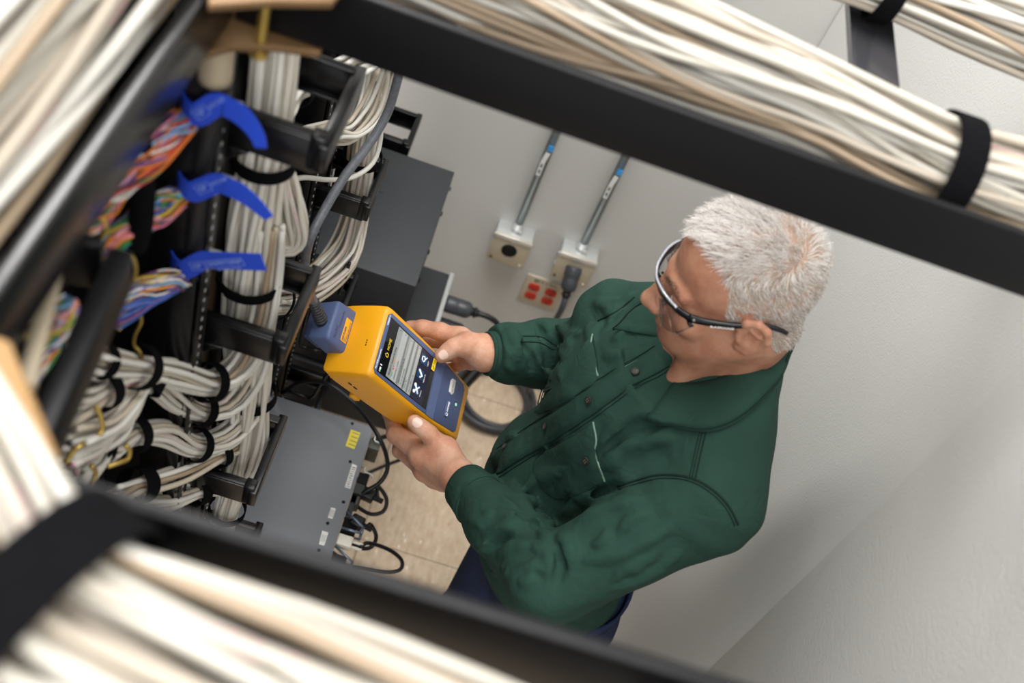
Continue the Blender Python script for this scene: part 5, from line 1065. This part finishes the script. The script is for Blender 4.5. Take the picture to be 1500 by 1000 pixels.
# growth direction: forwards on top, down and back on the sides
top = np.clip((hc[:, 2]-.055)/.04, 0, 1)[:, None]
sidev = np.stack([np.sign(hc[:, 0])*.0, -.55*np.ones(NS), -.75*np.ones(NS)], 1); topv = np.stack([hc[:, 0]*4-.15, np.clip((hc[:, 1]+.062)*28, -.6, .9), .15*np.ones(NS)], 1)
g_ = (topv*top+sidev*(1-top)) @ RH; g_ = g_-nn*np.einsum('ij,ij->i', g_, nn)[:, None]; g_ /= np.linalg.norm(g_, axis=1)[:, None]+1e-9
cl_ = np.stack([np.sin(base[:, 0]*310+base[:, 2]*170), np.sin(base[:, 1]*290-base[:, 2]*210), np.sin(base[:, 0]*230+base[:, 1]*260)], 1)
g_ = g_+.28*cl_+.22*rg.randn(NS, 3); lift = .30+.35*top[:, 0]+.25*rg.rand(NS); frn = np.clip((hc[:, 1]-.045)/.03, 0, 1)*np.clip((hc[:, 2]-.06)/.02, 0, 1); lift = lift+.35*frn
L_ = (.0075+.011*top[:, 0]+.004*frn)*(.65+.6*rg.rand(NS))*HS
segs = 4; pts = np.zeros((NS, segs, 3)); pts[:, 0] = base-nn*.0006; d_ = nn*lift[:, None]*1.3+g_*.75; d_ /= np.linalg.norm(d_, axis=1)[:, None]
for k in range(1, segs):
    pts[:, k] = pts[:, k-1]+d_*(L_/(segs-1))[:, None]; d_ = d_+g_*.35-nn*.12; d_ /= np.linalg.norm(d_, axis=1)[:, None]
def strands(pts, rad, mi, name, mats):
    n, s = pts.shape[:2]; t = pts[:, -1]-pts[:, 0]; t /= np.linalg.norm(t, axis=1)[:, None]+1e-9; e1 = np.cross(t, [.31, .52, .79]); e1 /= np.linalg.norm(e1, axis=1)[:, None]; e2 = np.cross(t, e1)
    a = np.arange(3)*2*math.pi/3; tap = np.linspace(1, .25, s); v = pts[:, :, None, :]+(rad[:, None, None]*tap[None, :, None])[..., None]*(np.cos(a)[None, None, :, None]*e1[:, None, None, :]+np.sin(a)[None, None, :, None]*e2[:, None, None, :])
    v = v.reshape(-1, 3); f = []; b = np.arange(n)*s*3
    for k in range(s-1):
        for i in range(3): j = (i+1) % 3; f.append(np.stack([b+k*3+i, b+k*3+j, b+(k+1)*3+j, b+(k+1)*3+i], 1))
    F = np.stack(f, 1).reshape(-1, 4); me = fast_mesh(name, v, F, mats); me.polygons.foreach_set('material_index', np.repeat(mi, (s-1)*3).astype(np.int32)); return me
mi = np.where(rg.rand(NS) < .35+.5*top[:, 0], 0, np.where(rg.rand(NS) < .7, 1, 2))
hair = link('hair', strands(pts, np.full(NS, .00042)*(.8+.5*rg.rand(NS)), mi, 'hair', HAIRM), man); tag(hair, 'short brushed silver-white hair, thin at the crown', kind='stuff')
# eyebrows
NB_ = 260; q = np.where(rg.rand(NB_) < .5, -1, 1); u = rg.rand(NB_); bx_ = q*(.014+.038*u); by = .098-.02*u**1.5; bz = .019+.006*np.sin(u*2.6)+.004*rg.randn(NB_)*.8
tH = bvh(hv, hf); bp = []
for i in range(NB_):
    h = tH.find_nearest(Vector(H(bx_[i], by[i], bz[i]))); o_ = np.array(h[0]); nd = np.array(h[1]); d = nrm(HL*q[i]*.8+HU*.35+nd*.35+.25*rg.randn(3)); bp.append([o_, o_+d*.0045, o_+d*.008-nd*.0008])
eb = link('eyebrow', strands(np.array(bp), np.full(NB_, .00022), np.full(NB_, 3), 'eyebrow', HAIRM), man); tag(eb, 'grey eyebrows', kind='stuff')
# ================================================================== safety glasses
gl = empty('safety_glasses', H(0, .1, 0), 'clear wrap-around safety glasses with a black and silver frame worn by the man', 'safety glasses')
GB = mat('frame_black', '121317', .3, spec=.6); GS_ = mat('frame_silver', 'b9bbc4', .25, .6); LENS = mat('clear_lens', 'ffffff', .02, trans=1.0, ior=1.2, spec=.5)
fr_path = [(-.076, .06, .008), (-.066, .080, .012), (-.045, .097, .014), (-.018, .108, .012), (0, .110, .010), (.018, .108, .012), (.045, .097, .014), (.066, .080, .012), (.076, .06, .008)]
fp_ = spline([H(a, b, c) for a, b, c in fr_path], 50)
MB().add(*ribbon_vf(fp_, HU, np.interp(np.linspace(0, 1, 50), [0, .2, .5, .8, 1], [.010, .0065, .0075, .0065, .010])*HS, .0042)).build('brow_frame', GB, gl, True)
MB().add(*ribbon_vf(fp_[6:44]+HU*.0036+HF*.0012, HU, .0024, .004)).build('silver_trim', GS_, gl, True)
for q in (-1, 1):
    nv_, nu_ = 9, 14; vv = []
    for i in range(nu_):
        t = i/(nu_-1); a = np.array([q*(.010+.068*t),  .1095-.038*t**2.2-.007*t, .011])
        hgt = .056*math.sin(math.pi*min(1, .05+.85*t**.7))**.7*(1 if t < .8 else 1-.5*(t-.8)/.2)
        for j in range(nv_):
            s_ = j/(nv_-1); vv.append(H(a[0], a[1]-.006*s_**2, a[2]-hgt*s_))
    ff = [(i*nv_+j, i*nv_+j+1, (i+1)*nv_+j+1, (i+1)*nv_+j) for i in range(nu_-1) for j in range(nv_-1)]
    o = link('lens', MB().add(vv, ff).mesh('lens', LENS, True), gl); s_ = o.modifiers.new('thick', 'SOLIDIFY'); s_.thickness = .0016; s_.offset = 0
    if q == 1: MB().tube(np.array([vv[i*nv_+nv_-1] for i in range(nu_ if q == 1 else 9)]), .0007, 5).build('lens_edge', mat('lens_edge', 'd8dcdf', .1, trans=.6), gl, True)
    tp = spline([H(q*a, b, c) for a, b, c in [(.0745, .066, .009), (.080, .045, .010), (.083, .01, .012), (.0835, -.02, .017), (.0815, -.042, .012), (.077, -.056, .002)]], 40)
    MB().add(*ribbon_vf(tp, HU, np.interp(np.linspace(0, 1, 40), [0, .1, .4, .7, 1], [.012, .010, .0075, .0055, .005])*HS, .0034)).build('temple_arm', GB, gl, True)
    MB().lathe([(.0016, 0), (.0016, .0012)], H(q*.0805, .060, .012), HL*q, 10).build('hinge_pin', GS_, gl)
    if q == 1: text('RADIANS', .0042, H(.0862, .040, .0085), -HF, HU, mat('frame_print', 'e0e0dc', .5), gl, bold=.0001, width=.03)
    nb = spline([H(q*.009, .103, .005), H(q*.012, .098, -.006), H(q*.0145, .092, -.016)], 12); MB().tube(nb, .002, 8).build('nose_pad', LENS, gl, True)
